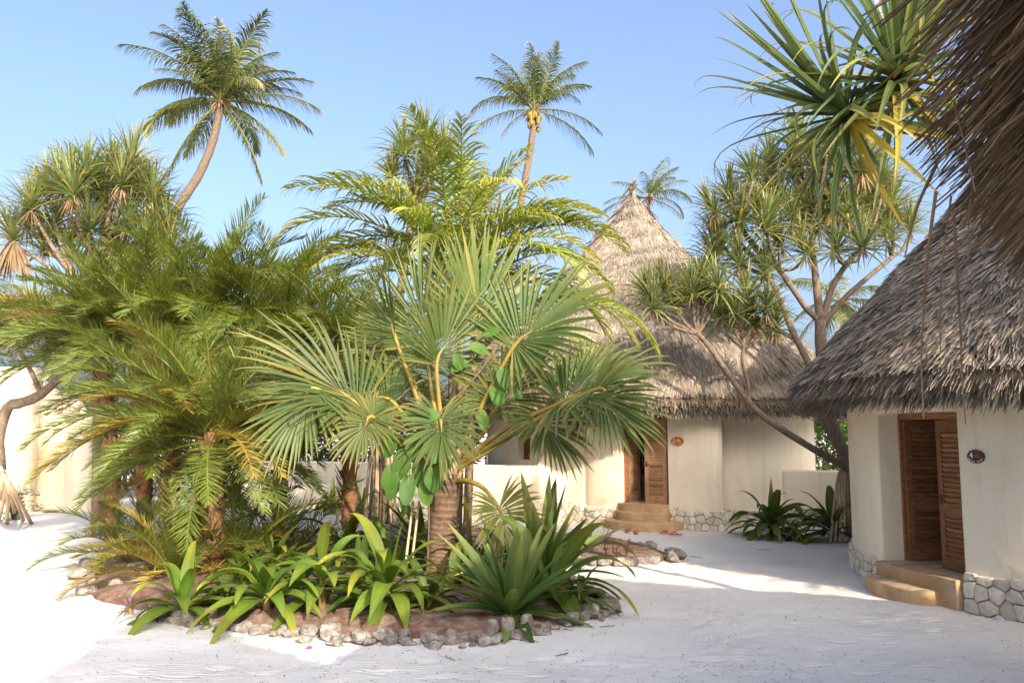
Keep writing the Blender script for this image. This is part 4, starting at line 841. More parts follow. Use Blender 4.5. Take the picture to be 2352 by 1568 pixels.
# date palms in the bed
def ph_mesh(e, dr, seed, tint=(0, .15), L=2.35, rt=0.3): return frond(L, e, dr, 62, 0.52, 0.0118, 0.12, (54, 34), 0.40, 0.06, 2, 0.4, seed, 0.022, tint, 0.0, jit=0.09, plumose=0.16, rtint=rt, side_bend=(seed % 5 - 2) * 0.09).mesh('frond', M['phoenix'])
PH = {}
for i, (e, dr) in enumerate(((82, 0.8), (70, 1.0), (56, 1.1), (42, 1.2), (26, 1.2), (10, 1.1), (-8, 0.8), (-28, 0.5))):
    PH[e] = [ph_mesh(e, dr, 300 + i * 4 + j, (0, .14) if j < 2 else (0.25, .85), rt=0.3 if j < 2 else 0.8) for j in range(3)]
def date_palm(label, base, crown, n, s=1.0, emin=-28, emax=85, dry=0.12, trunk_r=0.14, seed=1, suckers=0, extra=(), group='feathery date palms'):
    r = random.Random(seed); t = thing('date_palm', base, label, 'palm', group)
    base = np.asarray(base, float); crown = np.asarray(crown, float)
    pts = spline([base - [0, 0, .05], base * .6 + crown * .4 + [0.03, 0, 0], crown], 20)
    if crown[2] - base[2] > 0.25:
        rr = trunk_r * (1 + 0.14 * np.sin(np.arange(20) * 1.9)); MB().add(*tube(pts, rr, 12, 0.5)).build('trunk', M['fibre'], t, smooth=True)
        m = 160; a = rng.uniform(0, 6.28, m); h = rng.uniform(0, 1, m); er = np.stack([np.cos(a), np.sin(a), np.zeros(m)], -1)
        P = base + (crown - base) * h[:, None] + er * trunk_r * 0.95
        MB().add(*blades(P, er * 0.7 + [0, 0, 1.0], er, rng.uniform(.10, .24, m), 0.035, -0.3, 2, 0.3, lambda x: 1 - .5 * x, rng.uniform(0, 1, m))).build('leaf_stubs', M['fibre'], t)['kind'] = 'stuff'
    for i in range(n):
        f = (i + 0.5) / n; e = emax + (emin - emax) * f ** 0.8 + r.uniform(-8, 8); az = i * 2.39996 + r.uniform(-.3, .3)
        k = min(PH, key=lambda q: abs(q - e)); d = r.random() < (dry * (0.4 + 2.2 * f * f))
        place(PH[k][2] if d else PH[k][r.randrange(2)], t, crown + np.array([math.cos(az), math.sin(az), 0]) * trunk_r * .6 - [0, 0, 0.22 * f], az, s * r.uniform(.85, 1.1))
    for (az, e, f, d) in extra:
        k = min(PH, key=lambda q: abs(q - e)); place(PH[k][2 if d else r.randrange(2)], t, crown, R(az), s * f)
    return t
gA = gp(488, 1335); crA = at(487, 985, gA[1])
date_palm('shaggy date palm with orange leaf stalks and brown fibrous trunk in the bed', np.r_[gA[:2], 0.12], crA, 74, .82, -22, 84, 0.08, 0.16, 2, extra=[(0, 10, .9, 0), (355, 26, .95, 0)])
gB = gp(330, 1270); crB = at(318, 800, gB[1])
date_palm('tall date palm with long fronds reaching the left edge', np.r_[gB[:2], 0.12], crB, 68, 1.0, 4, 86, 0.03, 0.14, 3, extra=[(180, 26, 1.15, 0), (190, 42, 1.1, 0), (170, 26, 1.1, 0)])
gC = gp(640, 1262); crC = at(640, 790, gC[1])
date_palm('tall date palm with upright fronds between shaggy palm and fan palm', np.r_[gC[:2], 0.12], crC, 72, 1.08, 0, 86, 0.03, 0.14, 4)
gD = gp(800, 1255); crD = at(800, 830, 14.6)
date_palm('date palm with yellowing fronds directly behind the fan palm', np.r_[at(800, 1255, 14.6)[:2], 0.1], crD, 50, 1.0, -20, 82, 0.12, 0.13, 5)
date_palm('date palm crown behind the left pair, below the screw pine', np.r_[at(262, 1230, 16.0)[:2], 0.0], at(238, 790, 16.0), 50, 1.0, 24, 86, 0.04, 0.13, 6)
date_palm('date palm crown at the back between the two tall ones', np.r_[at(470, 1235, 15.5)[:2], 0.05], at(470, 750, 15.5), 56, 1.1, 0, 86, 0.03, 0.13, 7)
date_palm('low date palm behind the shaggy one, left of its trunk', np.r_[at(390, 1260, 13.2)[:2], 0.1], at(390, 930, 13.2), 48, .9, -10, 84, 0.06, 0.12, 8)
# suckers at the foot
for i, (px, py, n, s, sd, lab) in enumerate(((400, 1345, 30, 0.66, 11, 'golden sucker clump of date palm at the left of the bed'), (545, 1330, 28, 0.75, 12, 'green sucker clump of date palm right of the fibrous trunk'), (300, 1300, 20, 0.6, 13, 'sprawling date palm seedling over the left bed stones'), (680, 1290, 14, 0.72, 14, 'arching date palm seedling between fibrous trunk and lily clump'))):
    q = gp(px, py); date_palm(lab, np.r_[q[:2], 0.1], np.r_[q[:2], 0.22], n, s, 5, 80, 0.55 if i == 0 else 0.15, 0.1, sd, group='date palm suckers')

# arching feather palm
AR = {}
for i, (e, dr) in enumerate(((84, 0.9), (74, 1.3), (64, 1.6), (52, 1.8), (40, 1.9), (25, 1.7))):
    AR[e] = [frond(3.9, e, dr, 31, 0.98, 0.027, 0.20, (66, 38), 0.30, 1.7, 6, 0.35, 400 + i * 3 + j, 0.032, (0, .2) if j < 2 else (.2, .6), 0.25, rtint=0.25, lp=2.4, jit=0.10, side_bend=(-.15, .15, .1)[j]).mesh('frond', M['areca']) for j in range(3)]
DA = 15.6; cr = at(1040, 690, DA); ba = np.array([cr[0], cr[1], 0.0])
t = thing('feather_palm', ba, 'large arching feather palm with drooping leaflets behind the fan palm', 'palm')
for k, (dx, dy) in enumerate(((0.0, 0.0), (0.28, 0.1), (-0.25, 0.12), (0.1, 0.35))):
    MB().add(*tube(spline([ba + [dx, dy, -.05], ba + [dx * 1.3, dy, 2.5], cr + [dx * 1.6, dy, 0.1 * k], cr + [dx * 2.2, dy, .9]], 24), np.linspace(.085, .05, 24) * (1 + .06 * np.sin(np.arange(24) * 2.2)), 8, 0.7)).build('stem', M['bark'], t, smooth=True)
for i, (az, e, s) in enumerate([(178, 64, 1.0), (172, 52, 1.0), (188, 40, .95), (165, 74, 1.05), (180, 25, .85), (200, 52, .9), (150, 64, 1), (130, 74, 1), (100, 84, 1.0), (80, 74, 1), (40, 74, 1.0), (15, 64, 1.05), (5, 52, 1.1), (0, 40, 1.05), (-8, 52, 1.0), (-15, 25, 1.15), (10, 74, 1.0), (300, 64, .9), (270, 74, .95), (240, 64, .9), (330, 64, 1.0), (-30, 40, 1.15), (215, 74, 1), (350, 74, 1.0), (260, 40, .7), (60, 52, .9), (120, 52, .9), (185, 74, 1.1), (160, 84, 1.1), (20, 84, 1.1), (355, 84, 1.05), (195, 64, 1.0), (345, 52, 1.0), (280, 84, 1.0), (230, 84, 1.0), (180, 52, 1.15), (176, 40, 1.1), (186, 64, 1.2), (2, 64, 1.2), (-2, 52, 1.2), (3, 40, 1.15), (168, 52, 1.1), (12, 52, 1.15)]):
    place(AR[e][i % 3 if i % 4 else 0], t, cr + [random.uniform(-.3, .3), random.uniform(-.2, .3), random.uniform(-.2, .6)], R(az), s * .82)
# the yellowing fronds that reach in front of the roof
for az, e, off in ((-25, 25, (0.75, -.6, -0.5)), (-35, 40, (.5, -.7, -.9)), (-20, 25, (.4, -.7, -1.6)), (-50, 40, (.3, -.6, -1.4))): place(AR[e][1], t, cr + np.array(off), R(az), 0.9)
# ------------------------------------------------------------------ fan palm
def fan_leaf(hub, mid, up, Rr, nseg=44, spread=150, split=0.50, costa=0.30, cup=0.30, seed=1, droop=0.35, tint=0.0):
    "costapalmate blade: pleated wedge segments round the hub, split towards their tips"
    r = np.random.default_rng(seed); mid = nz(mid); up = nz(up - mid * np.dot(up, mid)); side = np.cross(mid, up)
    th = np.radians(np.linspace(-spread, spread, nseg)); dth = th[1] - th[0]
    f = np.abs(th) / np.radians(spread)
    D = mid * np.cos(th)[:, None] + side * np.sin(th)[:, None] + up * (cup * np.abs(np.sin(th)) * (0.35 + 0.65 * f))[:, None]
    D = nz(D + r.normal(0, 0.04, (nseg, 3)))
    P0 = hub + mid * (costa * Rr * (1 - f) ** 1.5)[:, None] - up * (0.25 * costa * Rr * (1 - f) ** 2 * 0)[:, None]
    L = Rr * (1.0 - 0.30 * f ** 1.5) * r.uniform(0.9, 1.06, nseg)
    N = up + D * 0.0; b = MB()
    def pr(x): return np.where(x < split, 0.04 + x / split, np.clip(1 - (x - split) / (1 - split), 0, 1) ** 0.8 + 0.02)
    W = np.tan(dth / 2) * (L * split + costa * Rr * 0.30) * 1.02
    T = np.clip(tint + r.uniform(0, .06, nseg) + (r.random(nseg) < .05) * .3 + np.where(f > .95, .25, 0), 0, 1)
    b.add(*blades(P0, D, up[None] + np.zeros((nseg, 3)), L, W, droop * r.uniform(.3, 2.2, nseg), 9, 0.55, pr, T, p=2.6, tiptint=0.22))
    # threads between segments
    m = nseg // 3; k = r.integers(0, nseg, m); Dm = D[k]; st = P0[k] + Dm * (L[k] * split * 1.1)[:, None]
    b.add(*blades(st, Dm + r.normal(0, .35, (m, 3)), up, r.uniform(.15, .5, m) * Rr * .5, 0.0035, r.uniform(.5, 2, m), 5, 0.0, lambda x: 1 - .5 * x, 0.9, across=2))
    return b
gF = np.array([*at(1010, 1318, 11.9)[:2], 0.12]); topF = at(1022, 1085, 11.9)
t = thing('fan_palm', gF, 'fan palm with huge pleated leaves in the middle of the bed', 'palm'); fan_palm = t
pts = spline([gF - [0, 0, .1], gF + [0.0, 0, .25], gF * .5 + topF * .5, topF], 70); n = 70
ringv = np.where(np.arange(n) % 3 == 0, 1.045, 1.0); rr = np.r_[np.linspace(.235, .205, 18), np.linspace(.205, .20, 52)] * ringv
V, F, _ = tube(pts, rr, 20); MB().add(V, F, np.r_[np.repeat(np.where(np.arange(n) % 3 == 0, .8, .4), 20), .5, .5]).build('trunk', M['fanbark'], t, smooth=True)
# old leaf bases clasping the top of the trunk
for i in range(11):
    a = i * 2.4; e = np.array([math.cos(a), math.sin(a), 0]); p0 = topF + e * 0.18 + [0, 0, -0.28 + 0.045 * i]
    V, F, T = blades(p0, e * .25 + [0, 0, 1.0], e, .40, .115, -.1, 5, -.35, lambda x: 1 - .55 * x, .5, across=5)
    o = MB().add(V, F, T).build('leaf_base', M['root'], t); s_ = o.modifiers.new('t', 'SOLIDIFY'); s_.thickness = .02
def fan(hub_px, tip_px, D, dm, Rr, face=(0, -1, 0.15), spread=150, seed=1, start=None, sag=0.0, droop=.35, tint=0.0, pet=True, cup=.3, via=None, nseg=40):
    hub = at(*hub_px, D); tip = at(*tip_px, dm); mid = nz(tip - hub)
    up = np.array(face, float)
    leaf = fan_leaf(hub, mid, up, Rr * .95, nseg, spread, seed=seed, droop=droop, tint=tint, cup=cup).build('leaf', M['fan'], t); reg(leaf)
    if pet:
        s0 = topF + np.array([0, 0, -.05]) if start is None else start
        pts = [s0, *( [at(*v) for v in via] if via else [s0 * .5 + hub * .5 + [0, 0, sag]]), hub, hub + mid * Rr * .25]
        pts = spline(pts, 22); MB().add(*tube(pts, np.r_[np.linspace(.045, .024, 18), np.linspace(.02, .005, 4)], 8, 0.0)).build('petiole', M['petiole'], leaf, smooth=True)
    return leaf
FD = 11.9
fan((1095, 770), (1125, 560), 12.3, 12.5, 1.55, (0.35, -.9, 0.1), 95, 1, sag=.05, droop=.10, cup=.5)
fan((975, 790), (955, 580), 12.4, 12.6, 1.50, (-.45, -.9, 0), 90, 2, droop=.10, cup=.5)
fan((1003, 838), (1065, 690), 11.6, 11.7, 1.20, (.55, -.8, .15), 105, 3, droop=.18, cup=.5)
fan((908, 775), (880, 650), 12.0, 12.2, 1.05, (-.8, -.6, .1), 80, 4, droop=.22, cup=.6)
fan((1178, 800), (1320, 668), 11.5, 11.3, 1.50, (-.45, -.85, .45), 115, 5, droop=.40, sag=.02, cup=.4)
fan((1285, 925), (1450, 848), 11.3, 11.1, 1.40, (-.25, -.6, .85), 115, 6, droop=.5, sag=.12, cup=.35)
fan((1362, 896), (1450, 965), 11.0, 10.7, 1.02, (-.2, -1, .3), 105, 7, droop=.5, start=topF, via=[(1150, 1010, 11.6)], cup=.4)
fan((1240, 960), (1290, 1030), 11.5, 11.2, .92, (.3, -.8, .6), 125, 8, droop=.5, via=[(1130, 1030, 11.7)], cup=.45)
fan((1012, 965), (1020, 1050), 11.2, 10.9, .80, (.2, -.9, .6), 150, 9, droop=.5, via=[(1015, 1020, 11.6)], cup=.45)
fan((727, 893), (640, 1000), 11.2, 11.0, 1.15, (-.25, -1, .2), 105, 10, droop=.30, via=[(860, 985, 11.6)], cup=.3)
fan((832, 935), (650, 800), 11.6, 11.4, 1.75, (.3, -.6, .75), 80, 11, droop=.35, via=[(920, 1005, 11.7)], cup=.35)
fan((905, 925), (760, 870), 11.9, 12.0, 1.15, (-.1, -.7, .75), 110, 12, droop=.45, cup=.45)
fan((858, 958), (800, 1020), 11.0, 10.8, .72, (-.1, -1, .4), 150, 13, droop=.5, tint=.08, via=[(930, 1030, 11.5)])
fan((1140, 935), (1200, 830), 11.9, 12.0, 1.0, (.5, -.8, .3), 115, 14, droop=.35, cup=.5)
fan((1146, 1166), (1180, 1260), 11.3, 11.2, .78, (.3, -.8, .5), 140, 15, start=topF + [.16, -.05, -.12], via=[(1078, 1105, 11.6), (1112, 1122, 11.5)], droop=.35, tint=.12, cup=.5)
fan((1325, 905), (1410, 800), 12.0, 12.2, 1.05, (-.5, -.8, .5), 105, 16, droop=.45, cup=.45)
fan((940, 850), (860, 760), 12.6, 12.9, 1.15, (.4, -.8, .3), 110, 17, droop=.35, cup=.5)
fan((1060, 740), (1075, 590), 12.9, 13.2, 1.40, (0, -1, .0), 90, 18, droop=.12, cup=.6)
fan((780, 900), (600, 860), 11.9, 12.0, 1.25, (.1, -.6, .8), 85, 19, droop=.4, via=[(900, 1000, 11.8)], cup=.4)
fan((1210, 880), (1260, 770), 12.3, 12.6, 1.05, (-.7, -.6, .2), 95, 20, droop=.3, cup=.6)
for i, (hx, hy, D_) in enumerate(((1205, 985, 11.6), (985, 1170, 11.6))):       # cut dry stalks
    if i == 0: MB().add(*tube(spline([topF, topF * .5 + at(hx, hy, D_) * .5, at(hx + 10, hy - 8, D_)], 12), np.linspace(.035, .016, 12), 8, 1.0)).build('dry_stalk', M['root'], t, smooth=True)
for dx in (-6, 8): MB().add(*tube(spline([at(955 + dx, 1150, 11.5), at(945 + dx, 1230, 11.5), at(938 + dx, 1290, 11.4)], 10), np.linspace(.016, .02, 10), 6, .6)).build('hanging_stalk', M['root'], t, smooth=True)

# ------------------------------------------------------------------ climbing plant with big rounded leaves
def oval(w, l, seed, bend=.35):
    r = np.random.default_rng(seed)
    pr = lambda x: np.sqrt(np.clip(1 - (2 * (x * .97 + .015) - 1) ** 2, 0, 1)) * (1 - .18 * (x - .5)) + .01
    return blades([[0, 0, 0]], [1, 0, .15], [0, 0, 1.0], l, w, bend, 9, .16, pr, r.uniform(0, .12), across=5, wave=.06)
OV = []
for i in range(5):
    b = MB(); V, F, T = oval(.095 + .012 * (i % 3), .37, i, (.3, .5, .8, .2, .6)[i]); b.add(V, F, T); b.add(*tube([[-.14, 0, -.02], [0, 0, 0], [.15, 0, .025]], [.007, .006, .004], 5, 1.0)); OV.append(b.mesh('leaf', M['vine'], smooth=True))
def orient(loc, d, nrm, s=1.0):
    x = Vector(nz(np.asarray(d, float))); n_ = Vector(np.asarray(nrm, float)); y = n_.cross(x).normalized(); z = x.cross(y)
    return Matrix(((x[0], y[0], z[0], loc[0]), (x[1], y[1], z[1], loc[1]), (x[2], y[2], z[2], loc[2]), (0, 0, 0, 1))) @ Matrix.Scale(s, 4)
vt = thing('climbing_plant', gF + [-.1, -.3, 0], 'climber with big rounded bright green leaves on the fan palm trunk', 'climbing plant')
MB().add(*tube(spline([gF + [-.15, -.25, 0], at(985, 1130, 11.5), at(965, 1040, 11.3), at(1000, 960, 11.4), at(1080, 880, 11.5), at(1140, 800, 11.5)], 40), .012, 6, .4)).build('stem', M['bark'], vt, smooth=True)
for i, (px, py, dx, dy, s) in enumerate(((925, 965, .5, -.5, .9), (905, 1010, -.3, -1, 1.0), (950, 1010, .1, -1, 1.1), (985, 1015, .25, -1, 1.15), (930, 1050, -.2, -1, 1.15), (965, 1070, 0, -1, 1.1), (905, 1085, -.3, -1, 1.0), (990, 1085, .2, -1, 1.05), (940, 1110, -.1, -1, 1.1), (975, 1120, .15, -1, .95), (915, 1120, -.4, -.8, .85), (1000, 1050, .5, -.9, .9), (955, 975, 1.0, .05, .9),
        (1075, 850, -.6, -.4, .75), (1120, 830, -.5, .2, .8), (1110, 790, .6, .15, .75), (1150, 865, .2, -1, .8), (1135, 905, .3, -.9, .85), (1080, 930, -.2, -1, .8), (1100, 960, .3, -.8, .8), (1165, 910, .7, -.5, .7), (1060, 870, -.3, .8, .7))):
    link('leaf', OV[i % 5], vt, orient(at(px, py - 20, (11.05 if i < 13 else 11.5) + .2 * random.random()), (dx, random.uniform(-.35, .05), dy), (random.uniform(-.25, .25), -1, .45), s))

# ------------------------------------------------------------------ broad-leaved lilies and agaves
LANCE = lambda x: np.clip(.28 + 1.9 * x, 0, 1) * np.sin(np.pi * np.clip(x * .90 + .10, 0, 1) ** .80) ** .9 * .97 + .03
def lily_leaf(l, w, e, dr, m, seed, wave=.10, prof=LANCE, fold=.28, tt=.15, across=5, nseg=12, p=1.5):
    r = np.random.default_rng(seed)
    V, F, T = blades([[0, 0, 0]], [math.cos(R(e)), r.uniform(-.12, .12), math.sin(R(e))], [-math.sin(R(e)), 0, math.cos(R(e)) + .001], l, w, dr, nseg, fold, prof, r.uniform(0, .08), p, across, wave, tiptint=tt, mid=.10)
    me = MB().add(V, F, T).mesh('leaf', m, smooth=True); q = me.attributes.new('ux', 'FLOAT', 'POINT'); q.data.foreach_set('value', np.tile(np.linspace(-1, 1, across), nseg + 1).astype(np.float32)); return me
def lily_set(m, l, w, seed, wave=.10, fold=.28, prof=LANCE, es=(82, 68, 54, 40, 26, 12, -5), dr=(.35, .7, 1.1, 1.4, 1.5, 1.4, 1.0), tt=.15, p=1.5):
    return [(e, [lily_leaf(l * f, w * g_, e, d, m, seed + i * 3 + j, wave, prof, fold, (.05, tt, .75)[j], p=p) for j, (f, g_) in enumerate(((1, 1), (.85, 1.1), (1.08, .9)))]) for i, (e, d) in enumerate(zip(es, dr))]
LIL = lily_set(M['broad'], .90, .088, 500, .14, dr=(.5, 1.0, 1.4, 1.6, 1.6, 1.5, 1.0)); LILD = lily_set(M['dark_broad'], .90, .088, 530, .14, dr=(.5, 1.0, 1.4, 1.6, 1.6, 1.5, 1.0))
AG = lily_set(M['agave'], 1.15, .092, 560, .04, .42, lambda x: np.clip(.45 + 1.5 * x, 0, 1) * np.clip((1 - x) * 1.9, 0, 1) ** .75 * .98 + .02, (84, 74, 64, 52, 38, 20, 4), (.05, .08, .14, .2, .3, .5, .6), .25)
STRAP = lily_set(M['dark_broad'], 1.25, .05, 590, .03, .35, lambda x: np.clip(.6 + 1.2 * x, 0, 1) * (1 - x ** 2.5) + .02, (84, 72, 60, 46, 32, 18, 4), (.3, .5, .7, .8, .8, .7, .6))
def clump(name, label, cat, base, n, LS, s=1.0, seed=1, emin=0, emax=84, stem=0.0, group=None, bias=None, lean=0.0):
    r = random.Random(seed); t = thing(name, base, label, cat, group); base = np.asarray(base, float)
    if stem: MB().add(*tube(spline([base - [0, 0, .05], base + [lean * .5, 0, stem * .6], base + [lean, 0, stem + .05]], 10), np.linspace(.05, .035, 10) * s, 8, .3)).build('stalk', M['petiole'] if LS is not AG else M['root'], t, smooth=True)
    top = base + [lean, 0, stem]
    for i in range(n):
        f = (i + .5) / n; e = emax + (emin - emax) * f ** (.62 if LS in (LIL, LILD) else .85) + r.uniform(-7, 7); az = i * 2.39996 + r.uniform(-.35, .35) + seed
        ent = min(LS, key=lambda q: abs(q[0] - e)); me = ent[1][r.randrange(3)]
        m = Matrix.Translation(Vector(top + np.array([math.cos(az), math.sin(az), 0]) * .03 * s - [0, 0, stem * .55 * f])) @ Matrix.Rotation(az, 4, 'Z') @ Matrix.Rotation(r.uniform(-.25, .25), 4, 'X') @ Matrix.Scale(s * r.uniform(.85, 1.12), 4)
        link('leaf', me, t, m)
    return t
def on_bed(px, py, z=.10): q = gp(px, py, z); return np.array([q[0], q[1], z])
GL = 'broad leaved lilies in the bed'
clump('lily_plant', 'sunlit yellow green lily at the left front of the bed', 'plant', on_bed(418, 1405), 18, LIL, .95, 3, 0, 82, .08, GL)
clump('lily_plant', 'lily with torn leaves at the front, left of the squared stone', 'plant', on_bed(612, 1412), 24, LIL, 1.0, 4, -5, 82, .26, GL)
clump('lily_plant', 'upright stalked lily just behind the squared stone', 'plant', on_bed(738, 1405), 20, LIL, .88, 5, -5, 80, .45, GL)
clump('lily_plant', 'big spreading lily at the front left of the fan palm trunk', 'plant', on_bed(892, 1405), 26, LIL, 1.04, 6, -8, 82, .34, GL)
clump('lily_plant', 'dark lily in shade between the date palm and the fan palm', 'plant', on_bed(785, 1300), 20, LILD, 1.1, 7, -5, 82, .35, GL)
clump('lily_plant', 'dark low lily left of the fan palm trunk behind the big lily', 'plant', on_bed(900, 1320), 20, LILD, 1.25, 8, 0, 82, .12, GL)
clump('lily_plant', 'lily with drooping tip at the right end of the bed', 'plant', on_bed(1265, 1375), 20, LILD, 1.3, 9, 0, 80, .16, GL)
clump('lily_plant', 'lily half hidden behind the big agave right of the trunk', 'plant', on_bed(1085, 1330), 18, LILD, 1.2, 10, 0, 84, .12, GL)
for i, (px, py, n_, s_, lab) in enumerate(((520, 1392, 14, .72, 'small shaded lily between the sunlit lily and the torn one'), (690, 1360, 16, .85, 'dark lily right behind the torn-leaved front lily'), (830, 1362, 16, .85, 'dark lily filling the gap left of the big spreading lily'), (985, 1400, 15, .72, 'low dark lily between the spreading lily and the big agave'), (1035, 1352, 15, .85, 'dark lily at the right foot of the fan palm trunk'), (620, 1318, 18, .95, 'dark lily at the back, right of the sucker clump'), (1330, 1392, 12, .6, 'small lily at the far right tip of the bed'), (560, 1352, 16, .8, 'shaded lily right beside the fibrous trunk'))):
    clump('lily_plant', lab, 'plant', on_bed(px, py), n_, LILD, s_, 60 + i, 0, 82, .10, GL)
GA = 'agaves in the bed'
clump('agave', 'big green agave with stiff pointed leaves at the bed front', 'plant', on_bed(1172, 1415), 36, AG, .92, 11, 4, 85, .03, GA)
clump('agave', 'agave with sunlit upright leaves at the right behind the big one', 'plant', on_bed(1245, 1335), 28, AG, 1.12, 12, 10, 85, .03, GA)
clump('agave', 'dark agave with long narrow leaves behind the fan palm trunk', 'plant', on_bed(975, 1285), 30, STRAP, 1.15, 13, 8, 80, .05, GA)
GB = 'yellow green lilies along the low wall'
for i, (px, py, lab) in enumerate(((765, 1180, 'leftmost sunlit lily at the foot of the long low wall'), (835, 1180, 'sunlit lily left of the hanging roots by the low wall'), (925, 1195, 'sunlit lily in front of the hanging screw pine roots'), (1075, 1170, 'sunlit lily right of the fan palm trunk by the low wall'), (1150, 1165, 'sunlit lily behind the drooping fan leaf by the low wall'))):
    clump('lily_plant', lab, 'plant', gp(px, py), 14, LIL, .95, 20 + i, 0, 82, .12, GB)
GC = 'dark lilies by the right hand hut'
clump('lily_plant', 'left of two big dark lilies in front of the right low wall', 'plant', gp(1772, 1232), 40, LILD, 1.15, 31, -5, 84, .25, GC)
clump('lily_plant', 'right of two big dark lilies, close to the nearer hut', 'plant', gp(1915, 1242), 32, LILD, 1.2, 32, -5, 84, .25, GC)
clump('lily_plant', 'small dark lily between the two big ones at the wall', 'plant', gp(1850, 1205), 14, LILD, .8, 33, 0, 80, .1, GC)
PUR = lily_set(M['purple'], .30, .024, 620, .03, .3)
clump('purple_plant', 'small purple and green rosette at the left front stones', 'plant', on_bed(300, 1402, .05), 14, PUR, .7, 41, 0, 80, .02, 'purple rosettes')
clump('purple_plant', 'small purple rosette below the sunlit lily', 'plant', on_bed(352, 1416, .05), 12, PUR, .6, 42, 0, 80, .02, 'purple rosettes')

# purple sprigs on the second bed
def sprig(px, py, h, lab, seed):
    r = np.random.default_rng(seed); q = gp(px, py, .08); t = thing('purple_sprig', q, lab, 'plant', 'thin purple sprigs in the back bed'); q = np.array(q)
    st = MB(); lf = MB()
    for k in range(3):
        top = q + [r.uniform(-.14, .14), r.uniform(-.1, .1), h * r.uniform(.6, 1)]; c = spline([q, q * .5 + top * .5 + [r.uniform(-.05, .05), 0, 0], top], 9); st.add(*tube(c, .0055, 5, .2))
        m = 12; i = r.integers(2, 9, m); a = r.uniform(0, 6.28, m); D = np.stack([np.cos(a), np.sin(a), r.uniform(.1, .8, m)], -1)
        lf.add(*blades(c[i], D, [0, 0, 1.0], r.uniform(.05, .10, m), .014, .4, 3, .2, None, r.uniform(0, .5, m)))
    st.build('stem', M['fibre'], t); lf.build('leaves', M['purple'], t)
for i, (lab_, (px, py, h)) in enumerate(zip([f'thin purple sprig on the back bed, {w} from the left' for w in ('first', 'second', 'third', 'fourth', 'fifth', 'sixth', 'seventh', 'tallest and eighth', 'ninth', 'last')], ((990, 1232, .32), (1110, 1240, .36), (1225, 1256, .3), (1255, 1262, .42), (1290, 1258, .34), (1330, 1272, .3), (1362, 1268, .36), (1392, 1276, .5), (1415, 1280, .3), (1440, 1278, .3)))):
    sprig(px, py, h, lab_, 700 + i)

# ------------------------------------------------------------------ screw pines
def tuft_mesh(m, n, L, w, seed, nseg=5, droop=(.3, 1.3), up=.25, dry=.06, spread=1.0):
    r = np.random.default_rng(seed); f = (np.arange(n) + .5) / n; e = np.radians(86 - 96 * f ** 1.05 * spread) + r.normal(0, .12, n); a = np.arange(n) * 2.39996 + r.normal(0, .15, n)
    D = np.stack([np.cos(a) * np.cos(e), np.sin(a) * np.cos(e), np.sin(e)], -1); N = np.stack([-np.cos(a) * np.sin(e), -np.sin(a) * np.sin(e), np.cos(e) + .01], -1)
    T = np.clip(r.uniform(0, .18, n) + (r.random(n) < dry * .6 + .13 * f ** 2) * r.uniform(.3, .9, n), 0, 1)
    P = D * .04 + np.stack([np.zeros(n), np.zeros(n), -.16 * f], -1)
    pr = lambda x: np.clip(.75 + 1.2 * x, 0, 1) * (1 - x ** 2) ** .9 + .015
    return MB().add(*blades(P, D, N, L * r.uniform(.7, 1.1, n), w * r.uniform(.8, 1.15, n), r.uniform(*droop, n), nseg, .45, pr, T, p=1.8, tiptint=.2)).mesh('leaf_tuft', m)
TF = [tuft_mesh(M['pand'], 88, 1.12, .030, 800 + i) for i in range(5)]
def skirt_mesh(n, L, seed):
    r = np.random.default_rng(seed); a = r.uniform(0, 6.28, n); D = np.stack([np.cos(a) * .5, np.sin(a) * .5, -r.uniform(.4, 1.2, n)], -1)
    return MB().add(*blades(np.stack([np.cos(a) * .06, np.sin(a) * .06, r.uniform(-.1, .05, n)], -1), D, [0.2, -1, .1], L * r.uniform(.5, 1.1, n), .018, 1.2, 4, .3, None, r.uniform(0, .6, n))).mesh('dead_leaves', M['dry'])
SK = [skirt_mesh(26, .55, 840), skirt_mesh(18, .4, 841), skirt_mesh(120, .95, 842)]
def branch(b, pts, r0, r1, n=16, tint=.6): 
    c = spline(pts, n); V, F, _ = tube(c, np.linspace(r0, r1, n) * (1 + .05 * np.sin(np.arange(n) * 2.2)), 8); b.add(V, F, tint); return c
def screw_pine(label, base, limbs, tufts, s=1.0, tm=TF, seed=1, roots=(), group='screw pine trees'):
    r = random.Random(seed); t = thing('screw_pine', base, label, 'tree', group)
    b = MB()
    for pts, r0, r1 in limbs: branch(b, pts, r0, r1)
    if limbs: b.build('trunk', M['bark'], t, smooth=True)
    for k, (p, tilt, az, f) in enumerate(tufts):
        m = Matrix.Translation(Vector(p)) @ Matrix.Rotation(az, 4, 'Z') @ Matrix.Rotation(tilt, 4, 'Y') @ Matrix.Rotation(r.uniform(0, 6.28), 4, 'Z') @ Matrix.Scale(s * f, 4)
        link('leaf_tuft', tm[r.randrange(len(tm))], t, m)
        if r.random() < .75: link('dead_leaves', SK[r.randrange(2)], t, Matrix.Translation(Vector(p) - Vector((0, 0, .16 * s))) @ Matrix.Rotation(r.uniform(0, 6.28), 4, 'Z') @ Matrix.Scale(s * f * r.uniform(.6, 1.1), 4))
    for pts, rad in roots: MB().add(*tube(spline(pts, 10), np.linspace(rad * .8, rad * 1.15, 10), 7, r.uniform(.3, .9))).build('prop_root', M['root'], t, smooth=True)
    return t
def tf(px, py, D, f=1.0, tilt=None, az=None): return (at(px, py, D), random.uniform(0, .5) if tilt is None else tilt, random.uniform(0, 6.28) if az is None else az, f)
random.seed(21)
